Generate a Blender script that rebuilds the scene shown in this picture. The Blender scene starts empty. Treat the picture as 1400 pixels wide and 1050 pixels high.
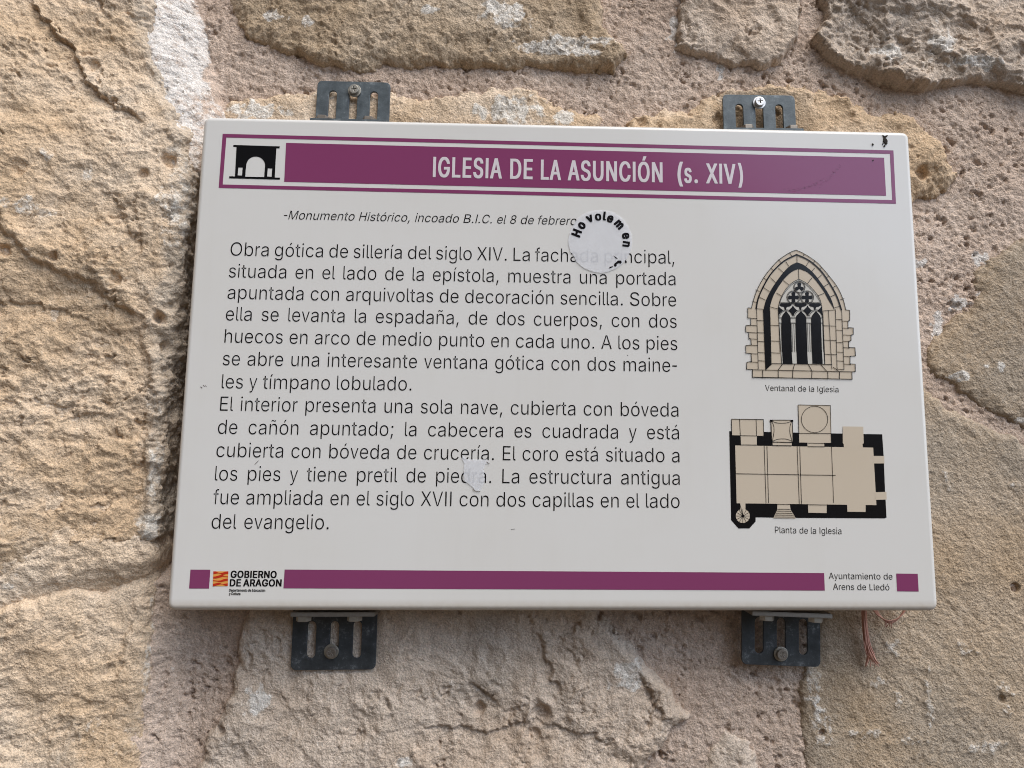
import bpy, math
import numpy as np
from mathutils import Vector, Matrix

SC = bpy.context.scene
COL = SC.collection

# ------------------------------------------------------------------ camera
CAM = np.array([-0.02513, -0.62123, -0.10329])
ROT = np.array([0.14104, -0.00851, -0.03389])
FPX = 1050.0
PPX, PPY = 58.90, -13.10      # the photograph is a slightly off-centre crop


def rodrigues(r):
    th = np.linalg.norm(r)
    k = r / th
    K = np.array([[0, -k[2], k[1]], [k[2], 0, -k[0]], [-k[1], k[0], 0]])
    return np.eye(3) + math.sin(th) * K + (1 - math.cos(th)) * K @ K


CR = rodrigues(ROT) @ np.array([[1, 0, 0], [0, 0, -1], [0, 1, 0.]])
cam_data = bpy.data.cameras.new('camera')
cam_data.sensor_width = 36.0
cam_data.lens = 36.0 * FPX / 1400.0
cam_data.shift_x = -PPX / 1400.0
cam_data.shift_y = PPY / 1400.0
cam_data.clip_start = 0.01
cam_data.clip_end = 200.0
cam = bpy.data.objects.new('camera', cam_data)
COL.objects.link(cam)
M4 = np.eye(4)
M4[:3, :3] = CR
M4[:3, 3] = CAM
cam.matrix_world = Matrix(M4.tolist())
SC.camera = cam

# ------------------------------------------------------------------ sky, sun, exposure
SUN_EL, SUN_AZ = math.radians(58), math.radians(40)      # azimuth from straight out of the wall towards +x
sun_dir = Vector((math.sin(SUN_AZ) * math.cos(SUN_EL), -math.cos(SUN_AZ) * math.cos(SUN_EL), math.sin(SUN_EL)))
world = bpy.data.worlds.new('World')
SC.world = world
world.use_nodes = True
wn, wl = world.node_tree.nodes, world.node_tree.links
wn.clear()


def wnode(t, **kw):
    n = wn.new(t)
    for k, v in kw.items():
        setattr(n, k, v)
    return n


sky = wnode('ShaderNodeTexSky', sky_type='NISHITA', sun_disc=False, sun_elevation=SUN_EL,
            sun_rotation=math.atan2(sun_dir.x, sun_dir.y), dust_density=2.0)
hsv = wnode('ShaderNodeHueSaturation')
hsv.inputs['Saturation'].default_value = 0.30
wl.new(sky.outputs[0], hsv.inputs['Color'])
tc = wnode('ShaderNodeTexCoord')
sep = wnode('ShaderNodeSeparateXYZ')
wl.new(tc.outputs['Generated'], sep.inputs[0])


def wmath(op, a, b=None, clamp=False):
    n = wnode('ShaderNodeMath', operation=op, use_clamp=clamp)
    for i, v in enumerate((a, b)):
        if v is None:
            continue
        if isinstance(v, (int, float)):
            n.inputs[i].default_value = v
        else:
            wl.new(v, n.inputs[i])
    return n.outputs[0]


# open bright sky towards the upper right, dimmed elsewhere to stand in for unseen buildings opposite, ground below the horizon
wz, wx = sep.outputs[2], sep.outputs[0]
cn = wnode('ShaderNodeTexNoise')
cn.inputs['Scale'].default_value = 2.2
cn.inputs['Detail'].default_value = 5.0
wl.new(tc.outputs['Generated'], cn.inputs['Vector'])
cl = wmath('MULTIPLY', wmath('SUBTRACT', cn.outputs[0], 0.5), 0.10)
edge = wmath('ADD', wmath('ADD', wmath('MULTIPLY', wx, 0.80), wz), cl)
bright = wmath('MULTIPLY', wmath('SUBTRACT', edge, 0.515), 9.0, True)
mixc = wnode('ShaderNodeMix', data_type='RGBA')
wl.new(bright, mixc.inputs[0])
mixc.inputs[6].default_value = (0.16, 0.138, 0.122, 1)
mixc.inputs[7].default_value = (1.55, 1.58, 1.60, 1)
# the clear part of the sky low on the right is bluer and brighter than the veiled zenith
pat = wmath('MULTIPLY', wmath('MULTIPLY', bright, wmath('MULTIPLY', wmath('SUBTRACT', 0.66, wz), 5.0, True)),
            wmath('MULTIPLY', wmath('ADD', wmath('MULTIPLY', sep.outputs[1], -1.0), 0.1), 3.0, True))
mixp = wnode('ShaderNodeMix', data_type='RGBA')
wl.new(pat, mixp.inputs[0])
wl.new(mixc.outputs[2], mixp.inputs[6])
mixp.inputs[7].default_value = (1.95, 2.3, 2.75, 1)
mul = wnode('ShaderNodeMix', data_type='RGBA', blend_type='MULTIPLY')
mul.inputs[0].default_value = 1.0
wl.new(hsv.outputs[0], mul.inputs[6])
wl.new(mixp.outputs[2], mul.inputs[7])
low = wmath('MULTIPLY', wmath('ADD', wz, 0.03), 14.0, True)
gmix = wnode('ShaderNodeMix', data_type='RGBA')
wl.new(low, gmix.inputs[0])
gmix.inputs[6].default_value = (0.9, 0.72, 0.56, 1)
wl.new(mul.outputs[2], gmix.inputs[7])
bg = wnode('ShaderNodeBackground')
bg.inputs['Strength'].default_value = 0.12
wl.new(gmix.outputs[2], bg.inputs['Color'])
wo = wnode('ShaderNodeOutputWorld')
wl.new(bg.outputs[0], wo.inputs[0])

sun_data = bpy.data.lights.new('sun', 'SUN')
sun_data.energy = 2.3
sun_data.angle = math.radians(42)
sun_data.color = (1.0, 0.93, 0.84)
sun = bpy.data.objects.new('sun', sun_data)
sun.rotation_euler = (-sun_dir).to_track_quat('-Z', 'Y').to_euler()
COL.objects.link(sun)

SC.view_settings.view_transform = 'Standard'
SC.view_settings.look = 'None'
SC.view_settings.exposure = 0.10
SC.view_settings.gamma = 1.0
SC.view_settings.use_curve_mapping = False
SC.cycles.filter_width = 1.05
SC.cycles.use_adaptive_sampling = False
SC.cycles.use_denoising = True
SC.cycles.denoising_prefilter = 'NONE'


# ------------------------------------------------------------------ measuring helpers
def ray(u, v):
    return CR @ np.array([(u - 700.0 - PPX) / FPX, -(v - 525.0 - PPY) / FPX, -1.0])


def at(u, v, y):
    """point on the vertical plane at depth y that the photo shows at (u, v)"""
    d = ray(u, v)
    return CAM + d * ((y - CAM[1]) / d[1])


SW, SH = 0.6060, 0.4043


def sg(u, v):
    """position on the face of the sign, metres from its centre"""
    return at(u, v, 0.0)[[0, 2]]


# ------------------------------------------------------------------ object helpers
def link(name, me, mat=None, parent=None):
    o = bpy.data.objects.new(name, me)
    COL.objects.link(o)
    if mat is not None:
        me.materials.append(mat)
    if parent is not None:
        o.parent = parent
    return o


def tag(o, label=None, cat=None, group=None, kind=None):
    if label:
        o['label'] = label
    if cat:
        o['category'] = cat
    if group:
        o['group'] = group
    if kind:
        o['kind'] = kind
    return o


def empty(name, loc=(0, 0, 0)):
    o = bpy.data.objects.new(name, None)
    o.empty_display_size = 0.02
    COL.objects.link(o)
    o.location = loc
    return o


def mesh_from(verts, faces, smooth=False):
    me = bpy.data.meshes.new('mesh')
    me.from_pydata([tuple(v) for v in verts], [], [tuple(f) for f in faces])
    me.update()
    if smooth:
        me.polygons.foreach_set('use_smooth', np.ones(len(me.polygons), bool))
    return me


def filled(groups, extrude=0.0, bevel=0.0, bevres=2):
    """flat (or extruded) outlines in mm with even-odd holes -> verts (x, z, depth) in metres, faces"""
    V, F = [], []
    for gi, loops in enumerate(groups):
        cu = bpy.data.curves.new('c', 'CURVE')
        cu.dimensions = '2D'
        cu.fill_mode = 'BOTH'
        cu.extrude = extrude
        cu.bevel_depth = bevel
        cu.bevel_resolution = bevres
        for lp in loops:
            sp = cu.splines.new('POLY')
            sp.points.add(len(lp) - 1)
            sp.points.foreach_set('co', np.array([(p[0], p[1], 0.0, 1.0) for p in lp], float).ravel())
            sp.use_cyclic_u = True
        o = bpy.data.objects.new('c', cu)
        COL.objects.link(o)
        dg = bpy.context.evaluated_depsgraph_get()
        me = bpy.data.meshes.new_from_object(o.evaluated_get(dg))
        n = len(V)
        for v in me.vertices:
            V.append((v.co.x / 1000.0, v.co.y / 1000.0, v.co.z / 1000.0, gi))
        for p in me.polygons:
            F.append([n + i for i in p.vertices])
        bpy.data.objects.remove(o)
        bpy.data.curves.remove(cu)
        bpy.data.meshes.remove(me)
    return V, F


def tri_fill(groups):
    """flat outlines in mm with even-odd holes -> verts (x, z, group) in metres and triangles"""
    from mathutils.geometry import delaunay_2d_cdt
    V, F = [], []
    for gi, loops in enumerate(groups):
        pts, ed = [], []
        for lp in loops:
            n = len(pts)
            pts += [Vector((float(p[0]), float(p[1]))) for p in lp]
            ed += [(n + i, n + (i + 1) % len(lp)) for i in range(len(lp))]
        vo, _, fo, _, _, _ = delaunay_2d_cdt(pts, ed, [], 0, 1e-6)
        T = np.array([list(f) for f in fo if len(f) == 3])
        P = np.array([(v.x, v.y) for v in vo])
        c = P[T].mean(1)
        ins = np.zeros(len(c), bool)
        for lp in loops:
            L_ = np.array([(float(p[0]), float(p[1])) for p in lp])
            for a, b in zip(L_, np.roll(L_, -1, 0)):
                m = (a[1] > c[:, 1]) != (b[1] > c[:, 1])
                if m.any():
                    xi = (b[0] - a[0]) * (c[:, 1] - a[1]) / (b[1] - a[1] if b[1] != a[1] else 1e-12) + a[0]
                    ins ^= m & (c[:, 0] < xi)
        n = len(V)
        V += [(x / 1000.0, y / 1000.0, gi) for x, y in P]
        F += [tuple(n + int(i) for i in t) for t in T[ins]]
    return V, F


def sheet(name, groups, y, mat, parent, step=0.000012):
    """flat printed shapes on the face of the sign; groups of loops in mm, each group a hair above the last"""
    V, F = tri_fill(groups)
    W = [(a, y - step * (g % 5), b) for a, b, g in V]
    me = mesh_from(W, F)
    # face the viewer (-y)
    if len(me.polygons):
        import bmesh
        bm = bmesh.new()
        bm.from_mesh(me)
        for f in bm.faces:
            f.normal_update()
            if f.normal.y > 0:
                f.normal_flip()
        bm.to_mesh(me)
        bm.free()
    return link(name, me, mat, parent)


def slab(name, loops, y_front, thick, mat, parent, bevel=0.25, bevres=2, z_sign=1):
    """solid plate cut to an outline with holes (mm); its front face at y_front"""
    V, F = filled([loops], extrude=thick * 500.0 - bevel, bevel=bevel, bevres=bevres)
    W = [(a, y_front + thick / 2 - c, b) for a, b, c, g in V]
    me = mesh_from(W, F)
    import bmesh
    bm = bmesh.new()
    bm.from_mesh(me)
    bmesh.ops.remove_doubles(bm, verts=bm.verts, dist=1e-6)
    bmesh.ops.recalc_face_normals(bm, faces=bm.faces)
    bm.to_mesh(me)
    bm.free()
    return link(name, me, mat, parent)


def strokes(lines):
    """thin quads along polylines: (points mm, width mm) -> groups"""
    out = []
    for pts, w in lines:
        for a, b in zip(pts[:-1], pts[1:]):
            a, b = np.array(a, float), np.array(b, float)
            d = b - a
            L = np.linalg.norm(d)
            if L < 1e-6:
                continue
            d /= L
            n = np.array([-d[1], d[0]]) * w / 2
            e = d * w * 0.35
            out.append([[a - e + n, a - e - n, b + e - n, b + e + n]])
    return out


def stroke_sheet(name, lines, y, mat, parent):
    V, F = [], []
    k = 0
    for (q,) in strokes(lines):
        n = len(V)
        for p in q:
            V.append((p[0] / 1000, y - 0.000008 * (k % 9), p[1] / 1000))
        F.append((n, n + 1, n + 2, n + 3))
        k += 1
    me = mesh_from(V, F)
    import bmesh
    bm = bmesh.new()
    bm.from_mesh(me)
    for f in bm.faces:
        f.normal_update()
        if f.normal.y > 0:
            f.normal_flip()
    bm.to_mesh(me)
    bm.free()
    return link(name, me, mat, parent)


def tube(path, rad, n=8):
    path = [np.array(p, float) for p in path]
    V, F = [], []
    for i, p in enumerate(path):
        t = path[min(i + 1, len(path) - 1)] - path[max(i - 1, 0)]
        t /= np.linalg.norm(t) + 1e-12
        a = np.cross(t, [0.31, 0.77, 0.55])
        a /= np.linalg.norm(a)
        b = np.cross(t, a)
        r = rad(i / (len(path) - 1)) if callable(rad) else rad
        for k in range(n):
            an = 2 * math.pi * k / n
            V.append(p + r * (math.cos(an) * a + math.sin(an) * b))
    for i in range(len(path) - 1):
        for k in range(n):
            F.append((i * n + k, i * n + (k + 1) % n, (i + 1) * n + (k + 1) % n, (i + 1) * n + k))
    F.append(tuple(range(n))[::-1])
    F.append(tuple((len(path) - 1) * n + k for k in range(n)))
    return V, F


# ------------------------------------------------------------------ noise
def _hash(ix, iy, seed):
    with np.errstate(over='ignore'):
        h = (ix.astype(np.uint32) * np.uint32(374761393) + iy.astype(np.uint32) * np.uint32(668265263)
             + np.uint32((seed * 2246822519 + 3266489917) & 0xFFFFFFFF))
        h = (h ^ (h >> np.uint32(13))) * np.uint32(1274126177)
        h = h ^ (h >> np.uint32(16))
    return h


def perlin(x, y, seed=0):
    x0, y0 = np.floor(x), np.floor(y)
    fx, fy = x - x0, y - y0
    ix, iy = x0.astype(np.int64), y0.astype(np.int64)
    u = fx * fx * fx * (fx * (fx * 6 - 15) + 10)
    v = fy * fy * fy * (fy * (fy * 6 - 15) + 10)

    def g(dx, dy):
        a = _hash(ix + dx, iy + dy, seed).astype(np.float64) * (2 * np.pi / 4294967296.0)
        return np.cos(a) * (fx - dx) + np.sin(a) * (fy - dy)
    n = (g(0, 0) * (1 - u) + g(1, 0) * u) * (1 - v) + (g(0, 1) * (1 - u) + g(1, 1) * u) * v
    return n * 1.5


def fbm(x, y, size, octaves=4, seed=0, gain=0.5):
    s, a, f = 0.0, 1.0, 1.0 / size
    for o in range(octaves):
        s = s + a * perlin(x * f + 17.3 * o, y * f - 9.1 * o, seed + o * 7)
        a *= gain
        f *= 2.03
    return s


def ridged(x, y, size, octaves=4, seed=0, gain=0.5):
    s, a, f = 0.0, 1.0, 1.0 / size
    for o in range(octaves):
        s = s + a * (1 - 2 * np.abs(perlin(x * f + 5.3 * o, y * f + 3.1 * o, seed + o * 5)))
        a *= gain
        f *= 2.03
    return s


def cells(x, y, size, seed=0):
    """distance to the nearest and second nearest scattered point, and that point's random number"""
    gx, gy = x / size, y / size
    ix, iy = np.floor(gx), np.floor(gy)
    d1 = np.full(x.shape, 9.0)
    d2 = np.full(x.shape, 9.0)
    rid = np.zeros(x.shape)
    for dx in (-1, 0, 1):
        for dy in (-1, 0, 1):
            cx, cy = (ix + dx).astype(np.int64), (iy + dy).astype(np.int64)
            h = _hash(cx, cy, seed)
            px = cx + (h & np.uint32(0xFFFF)) / 65536.0
            py = cy + (h >> np.uint32(16)) / 65536.0
            d = np.hypot(px - gx, py - gy)
            r = (_hash(cx, cy, seed + 91)).astype(np.float64) / 4294967296.0
            m = d < d1
            d2 = np.where(m, d1, np.minimum(d2, d))
            rid = np.where(m, r, rid)
            d1 = np.where(m, d, d1)
    return d1, d2, rid


def sstep(a, b, x):
    t = np.clip((x - a) / (b - a), 0, 1)
    return t * t * (3 - 2 * t)


def poly_dist(x, z, poly):
    """signed distance to a closed outline, positive inside"""
    P = np.array(poly, float)
    best = np.full(x.shape, 1e9)
    inside = np.zeros(x.shape, bool)
    for i in range(len(P)):
        a, b = P[i], P[(i + 1) % len(P)]
        e = b - a
        t = np.clip(((x - a[0]) * e[0] + (z - a[1]) * e[1]) / (e @ e + 1e-18), 0, 1)
        best = np.minimum(best, np.hypot(x - a[0] - t * e[0], z - a[1] - t * e[1]))
        c = ((a[1] > z) != (b[1] > z))
        with np.errstate(divide='ignore', invalid='ignore'):
            xi = (b[0] - a[0]) * (z - a[1]) / (b[1] - a[1] + 1e-18) + a[0]
        inside ^= c & (x < xi)
    return np.where(inside, best, -best)


def line_dist(x, z, pts):
    """distance to an open polyline and the side of it (left of its direction positive)"""
    P = np.array(pts, float)
    best = np.full(x.shape, 1e9)
    side = np.zeros(x.shape)
    for a, b in zip(P[:-1], P[1:]):
        e = b - a
        t = np.clip(((x - a[0]) * e[0] + (z - a[1]) * e[1]) / (e @ e + 1e-18), 0, 1)
        d = np.hypot(x - a[0] - t * e[0], z - a[1] - t * e[1])
        s = e[0] * (z - a[1]) - e[1] * (x - a[0])
        m = d < best
        best = np.where(m, d, best)
        side = np.where(m, s, side)
    return best, np.sign(side)


def px_line(pts, y):
    return [at(u, v, y)[[0, 2]] for u, v in pts]


# ------------------------------------------------------------------ materials
def material(name):
    m = bpy.data.materials.new(name)
    m.use_nodes = True
    nt = m.node_tree
    b = nt.nodes['Principled BSDF']
    return m, nt, b


def N(nt, t, **kw):
    n = nt.nodes.new(t)
    for k, v in kw.items():
        setattr(n, k, v)
    return n


def mixrgb(nt, fac, a, b, blend='MIX'):
    n = N(nt, 'ShaderNodeMix', data_type='RGBA', blend_type=blend)
    for s, v in ((0, fac), (6, a), (7, b)):
        if isinstance(v, (int, float)):
            n.inputs[s].default_value = v
        elif isinstance(v, tuple):
            n.inputs[s].default_value = v if len(v) == 4 else (*v, 1)
        else:
            nt.links.new(v, n.inputs[s])
    return n.outputs[2]


def math_(nt, op, a, b=0.0, clamp=False):
    n = N(nt, 'ShaderNodeMath', operation=op, use_clamp=clamp)
    for s, v in ((0, a), (1, b)):
        if isinstance(v, (int, float)):
            n.inputs[s].default_value = v
        else:
            nt.links.new(v, n.inputs[s])
    return n.outputs[0]


def noise(nt, vec, scale, detail=4.0, rough=0.6):
    n = N(nt, 'ShaderNodeTexNoise')
    n.inputs['Scale'].default_value = scale
    n.inputs['Detail'].default_value = detail
    n.inputs['Roughness'].default_value = rough
    nt.links.new(vec, n.inputs['Vector'])
    return n.outputs[0]


def masonry(name, pale, ochre, lime, grey, grain, bump):
    """weathered mineral surface; the mesh's 'wear' attribute says where it is ochre (r), limed (g) or grey (b)"""
    m, nt, b = material(name)
    co = N(nt, 'ShaderNodeTexCoord').outputs['Object']
    at_ = N(nt, 'ShaderNodeAttribute', attribute_name='wear')
    sp = N(nt, 'ShaderNodeSeparateColor')
    nt.links.new(at_.outputs['Color'], sp.inputs[0])
    n1 = noise(nt, co, 28, 6, 0.65)
    n2 = noise(nt, co, 190, 5, 0.7)
    n3 = noise(nt, co, 700, 3, 0.6)
    f = math_(nt, 'ADD', sp.outputs[0], math_(nt, 'MULTIPLY', math_(nt, 'SUBTRACT', n1, 0.5), 1.3), True)
    c = mixrgb(nt, f, pale, ochre)
    f = math_(nt, 'MULTIPLY', math_(nt, 'SUBTRACT', math_(nt, 'ADD', sp.outputs[2], math_(nt, 'MULTIPLY', math_(nt, 'SUBTRACT', n2, 0.5), 0.9)), 0.30), 2.2, True)
    c = mixrgb(nt, math_(nt, 'MULTIPLY', f, 0.75), c, grey)
    f = math_(nt, 'MULTIPLY', math_(nt, 'SUBTRACT', math_(nt, 'ADD', sp.outputs[1], math_(nt, 'MULTIPLY', math_(nt, 'SUBTRACT', n2, 0.5), 1.9)), 0.48), 2.2, True)
    c = mixrgb(nt, math_(nt, 'MULTIPLY', f, 0.85), c, lime)
    # mineral speckle: lighter and darker grains
    s = math_(nt, 'ADD', 1.0, math_(nt, 'MULTIPLY', math_(nt, 'SUBTRACT', n3, 0.5), grain))
    s = math_(nt, 'MULTIPLY', s, math_(nt, 'ADD', 1.0, math_(nt, 'MULTIPLY', math_(nt, 'SUBTRACT', n2, 0.5), grain * 0.6)))
    cc = N(nt, 'ShaderNodeCombineColor')
    for i in range(3):
        nt.links.new(s, cc.inputs[i])
    c = mixrgb(nt, 1.0, c, cc.outputs[0], 'MULTIPLY')
    nt.links.new(c, b.inputs['Base Color'])
    b.inputs['Roughness'].default_value = 0.93
    b.inputs['Specular IOR Level'].default_value = 0.25
    vo = N(nt, 'ShaderNodeTexVoronoi', feature='F1')
    vo.inputs['Scale'].default_value = 420
    nt.links.new(co, vo.inputs['Vector'])
    hgt = math_(nt, 'ADD', math_(nt, 'MULTIPLY', n3, 0.55), math_(nt, 'ADD', math_(nt, 'MULTIPLY', n2, 1.3), math_(nt, 'MULTIPLY', vo.outputs[0], 0.35)))
    bp = N(nt, 'ShaderNodeBump')
    bp.inputs['Strength'].default_value = bump
    bp.inputs['Distance'].default_value = 0.0022
    nt.links.new(hgt, bp.inputs['Height'])
    nt.links.new(bp.outputs[0], b.inputs['Normal'])
    return m


STONE = masonry('limestone', (0.725, 0.58, 0.44), (0.62, 0.45, 0.295), (0.76, 0.72, 0.66), (0.47, 0.41, 0.34), 1.4, 0.8)
PALE = masonry('pale_sandstone', (0.53, 0.425, 0.32), (0.47, 0.35, 0.235), (0.74, 0.70, 0.65), (0.37, 0.315, 0.255), 1.4, 0.8)
GREYST = masonry('grey_limestone', (0.64, 0.53, 0.435), (0.56, 0.43, 0.325), (0.74, 0.70, 0.65), (0.45, 0.385, 0.325), 1.3, 0.75)
MORTAR = masonry('lime_mortar', (0.635, 0.505, 0.415), (0.57, 0.435, 0.345), (0.76, 0.72, 0.68), (0.48, 0.40, 0.34), 1.4, 0.8)

# ------------------------------------------------------------------ the masonry wall
YW = 0.052        # depth of the mortar face behind the face of the sign


# the bedding of the four brackets: the masonry is cut back to let them sit
CLEAR = []
for (u0, v0), (u1, v1), lim in (((433, 108), (535, 175), 0.0072), ((986, 126), (1090, 190), 0.0030), ((396, 825), (515, 918), 0.0092), ((1012, 825), (1124, 914), 0.0020)):
    a_, b_ = at(u0, v0, 0.044), at(u1, v1, 0.044)
    CLEAR.append((a_[0], b_[0], b_[2], a_[2], lim))


def axis(lo, hi, d, far_lo=None, far_hi=None):
    a = np.arange(lo, hi + d, d)
    if far_lo is not None:
        a = np.concatenate([np.linspace(far_lo, lo - 0.01, 40), a])
    if far_hi is not None:
        a = np.concatenate([a, np.linspace(hi + 0.012, far_hi, 40)])
    return a


def height_mesh(name, xs, zs, h, keep, wear, mat, parent):
    """relief on the wall: h is how far it stands out of the mortar face"""
    nx, nz = len(xs), len(zs)
    X, Z = np.meshgrid(xs, zs)
    for x0, x1, z0, z1, lim in CLEAR:
        d = np.maximum(np.maximum(x0 - X, X - x1), np.maximum(z0 - Z, Z - z1))
        cap = lim + np.maximum(d, 0) * 0.35
        h = np.where((d < 0.06) & (h > cap), cap + 0.10 * (h - cap) * (d > 0), h)
    return grid_mesh(name, np.stack([X, YW - h, Z], -1).reshape(-1, 3), X.shape, keep, wear, mat, parent)


def grid_mesh(name, co, shape, keep, wear, mat, parent):
    nz, nx = shape
    idx = np.arange(nx * nz).reshape(nz, nx)
    q = np.stack([idx[:-1, :-1], idx[:-1, 1:], idx[1:, 1:], idx[1:, :-1]], -1).reshape(-1, 4)
    k = keep.reshape(-1)
    q = q[k[q].any(axis=1)]
    used = np.unique(q)
    re = np.full(nx * nz, -1, np.int64)
    re[used] = np.arange(len(used))
    q = re[q]
    me = bpy.data.meshes.new(name)
    me.vertices.add(len(used))
    me.vertices.foreach_set('co', co[used].astype(np.float32).ravel())
    me.loops.add(q.size)
    me.loops.foreach_set('vertex_index', q.astype(np.int32).ravel())
    me.polygons.add(len(q))
    me.polygons.foreach_set('loop_start', np.arange(0, q.size, 4, dtype=np.int32))
    me.polygons.foreach_set('use_smooth', np.ones(len(q), bool))
    me.update(calc_edges=True)
    ca = me.color_attributes.new('wear', 'FLOAT_COLOR', 'POINT')
    w = np.ones((len(used), 4), np.float32)
    w[:, :3] = wear.reshape(-1, 3)[used]
    ca.data.foreach_set('color', w.ravel())
    return link(name, me, mat, parent)


def rough_stone(X, Z, seed, amp=1.0, flake=0.0, tool=0.0, pit=1.0):
    """fractured, crumbling stone surface in metres"""
    wx = X + 0.005 * fbm(X, Z, 0.03, 3, seed + 40)
    wz = Z + 0.005 * fbm(X, Z, 0.03, 3, seed + 50)
    h = 0.0046 * fbm(wx, wz, 0.095, 3, seed) + 0.0015 * ridged(wx, wz, 0.026, 3, seed + 3, 0.6)
    act = 0.12 + 0.88 * sstep(-0.25, 0.55, fbm(X, Z, 0.065, 4, seed + 15, 0.6))          # calm and crumbled areas
    h = h + act * 0.0012 * fbm(X, Z, 0.011, 4, seed + 9, 0.68)
    d1, d2, rid = cells(wx + 0.0012 * perlin(X / 0.004, Z / 0.004, seed), wz * 1.15, 0.0062, seed + 2)
    h = h + act * 0.0011 * (rid - 0.5) * sstep(0.0, 0.25, d2 - d1)
    d1, d2, rid = cells(wx * 1.1, wz, 0.0030, seed + 4)
    h = h + 0.0006 * (rid - 0.5) * sstep(0.0, 0.25, d2 - d1)
    if flake:
        t = fbm(wx * 0.8 + wz * 0.3, wz * 1.2, 0.05, 4, seed + 21) * 3.2
        fl = np.floor(t)
        h = h + flake * 0.0020 * (fl + sstep(0.80, 1.0, t - fl))
    p = fbm(wx, wz, 0.012, 4, seed + 14, 0.6)
    h = h - pit * act * 0.0030 * sstep(0.50, 0.72, p)
    p = fbm(X, Z, 0.0052, 3, seed + 16, 0.6)
    h = h - pit * act * 0.0014 * sstep(0.48, 0.66, p)
    ck = np.abs(fbm(wx, wz, 0.05, 4, seed + 24, 0.6))
    h = h - 0.0016 * sstep(0.030, 0.004, ck) * sstep(0.0, 0.5, fbm(X, Z, 0.045, 3, seed + 25))
    if tool:
        s = (X * 0.80 + Z * 0.60)
        r = (-X * 0.60 + Z * 0.80)
        h = h + tool * 0.0011 * perlin(s / 0.0055, r / 0.016, seed + 31) + tool * 0.0008 * perlin(s / 0.011, r / 0.03, seed + 33)
        h = h + tool * 0.0011 * fbm(X, Z, 0.0042, 3, seed + 35, 0.7)
    return amp * h


def wear_of(X, Z, seed, ochre=0.4, lime=0.1, grey=0.2, h=None):
    r = ochre + 0.75 * fbm(X, Z, 0.10, 4, seed + 61)
    g = lime + 0.34 * fbm(X, Z, 0.055, 4, seed + 62)
    b = grey + 0.35 * fbm(X, Z, 0.12, 3, seed + 63)
    return np.stack([np.clip(r, 0, 1), np.clip(g, 0, 1), np.clip(b, 0, 1)], -1)


def add_pits(X, Z, h, pits, y):
    for u, v, r, dep in pits:
        c = at(u, v, y)
        rr = r * 0.00060
        wob = 1 + 0.35 * fbm(X, Z, rr * 1.3, 2, int(u + v))
        d = np.hypot((X - c[0]) * 1.15, Z - c[2]) * wob
        h = h - dep * 0.001 * sstep(rr, rr * 0.35, d)
    return h


def creases(X, Z, h, lines, y):
    """fractures: the face drops sharply on the right of each line and comes back gradually"""
    for pts, width, dep in lines:
        P = px_line(pts, y)
        xx = X + 0.0035 * fbm(X, Z, 0.011, 4, 77, 0.65)
        zz = Z + 0.0035 * fbm(X, Z, 0.011, 4, 78, 0.65)
        d, s = line_dist(xx, zz, P)
        d = -d * s
        ends = np.minimum(np.hypot(X - P[0][0], Z - P[0][1]), np.hypot(X - P[-1][0], Z - P[-1][1]))
        k = sstep(0.0, 0.022, ends)
        h = h - dep * 0.001 * k * sstep(-0.0008, 0.0010, d) * np.exp(-np.maximum(d, 0) / (width * 0.0022))
    return h


wall = empty('stone_wall', (0.05, YW, -0.37))
tag(wall, 'rubble stone wall of beige and ochre blocks set in pinkish mortar behind the sign', 'wall', kind='thing')
W0 = Vector(wall.location)


def wall_child(o, root):
    o.matrix_parent_inverse = Matrix.Translation(-Vector(root.location))
    return o


# silhouette of the projecting stonework on the left (as seen), used by the mortar fill beside it
PIL_UP = [(184, -80), (192, -30), (203, 20), (220, 80), (240, 145), (252, 200), (262, 240), (257, 262), (253, 300), (249, 350), (242, 425), (231, 500),
          (228, 560), (224, 620), (219, 680), (215, 750), (212, 790), (206, 850), (200, 900), (194, 970), (190, 1050), (186, 1130)]
pil_line = px_line(PIL_UP, 0.022)
PLZ = np.array([p[1] for p in pil_line])[::-1]
PLX = np.array([p[0] for p in pil_line])[::-1]


def zrow(v, y=0.03):
    return at(250, v, y)[2]


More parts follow.
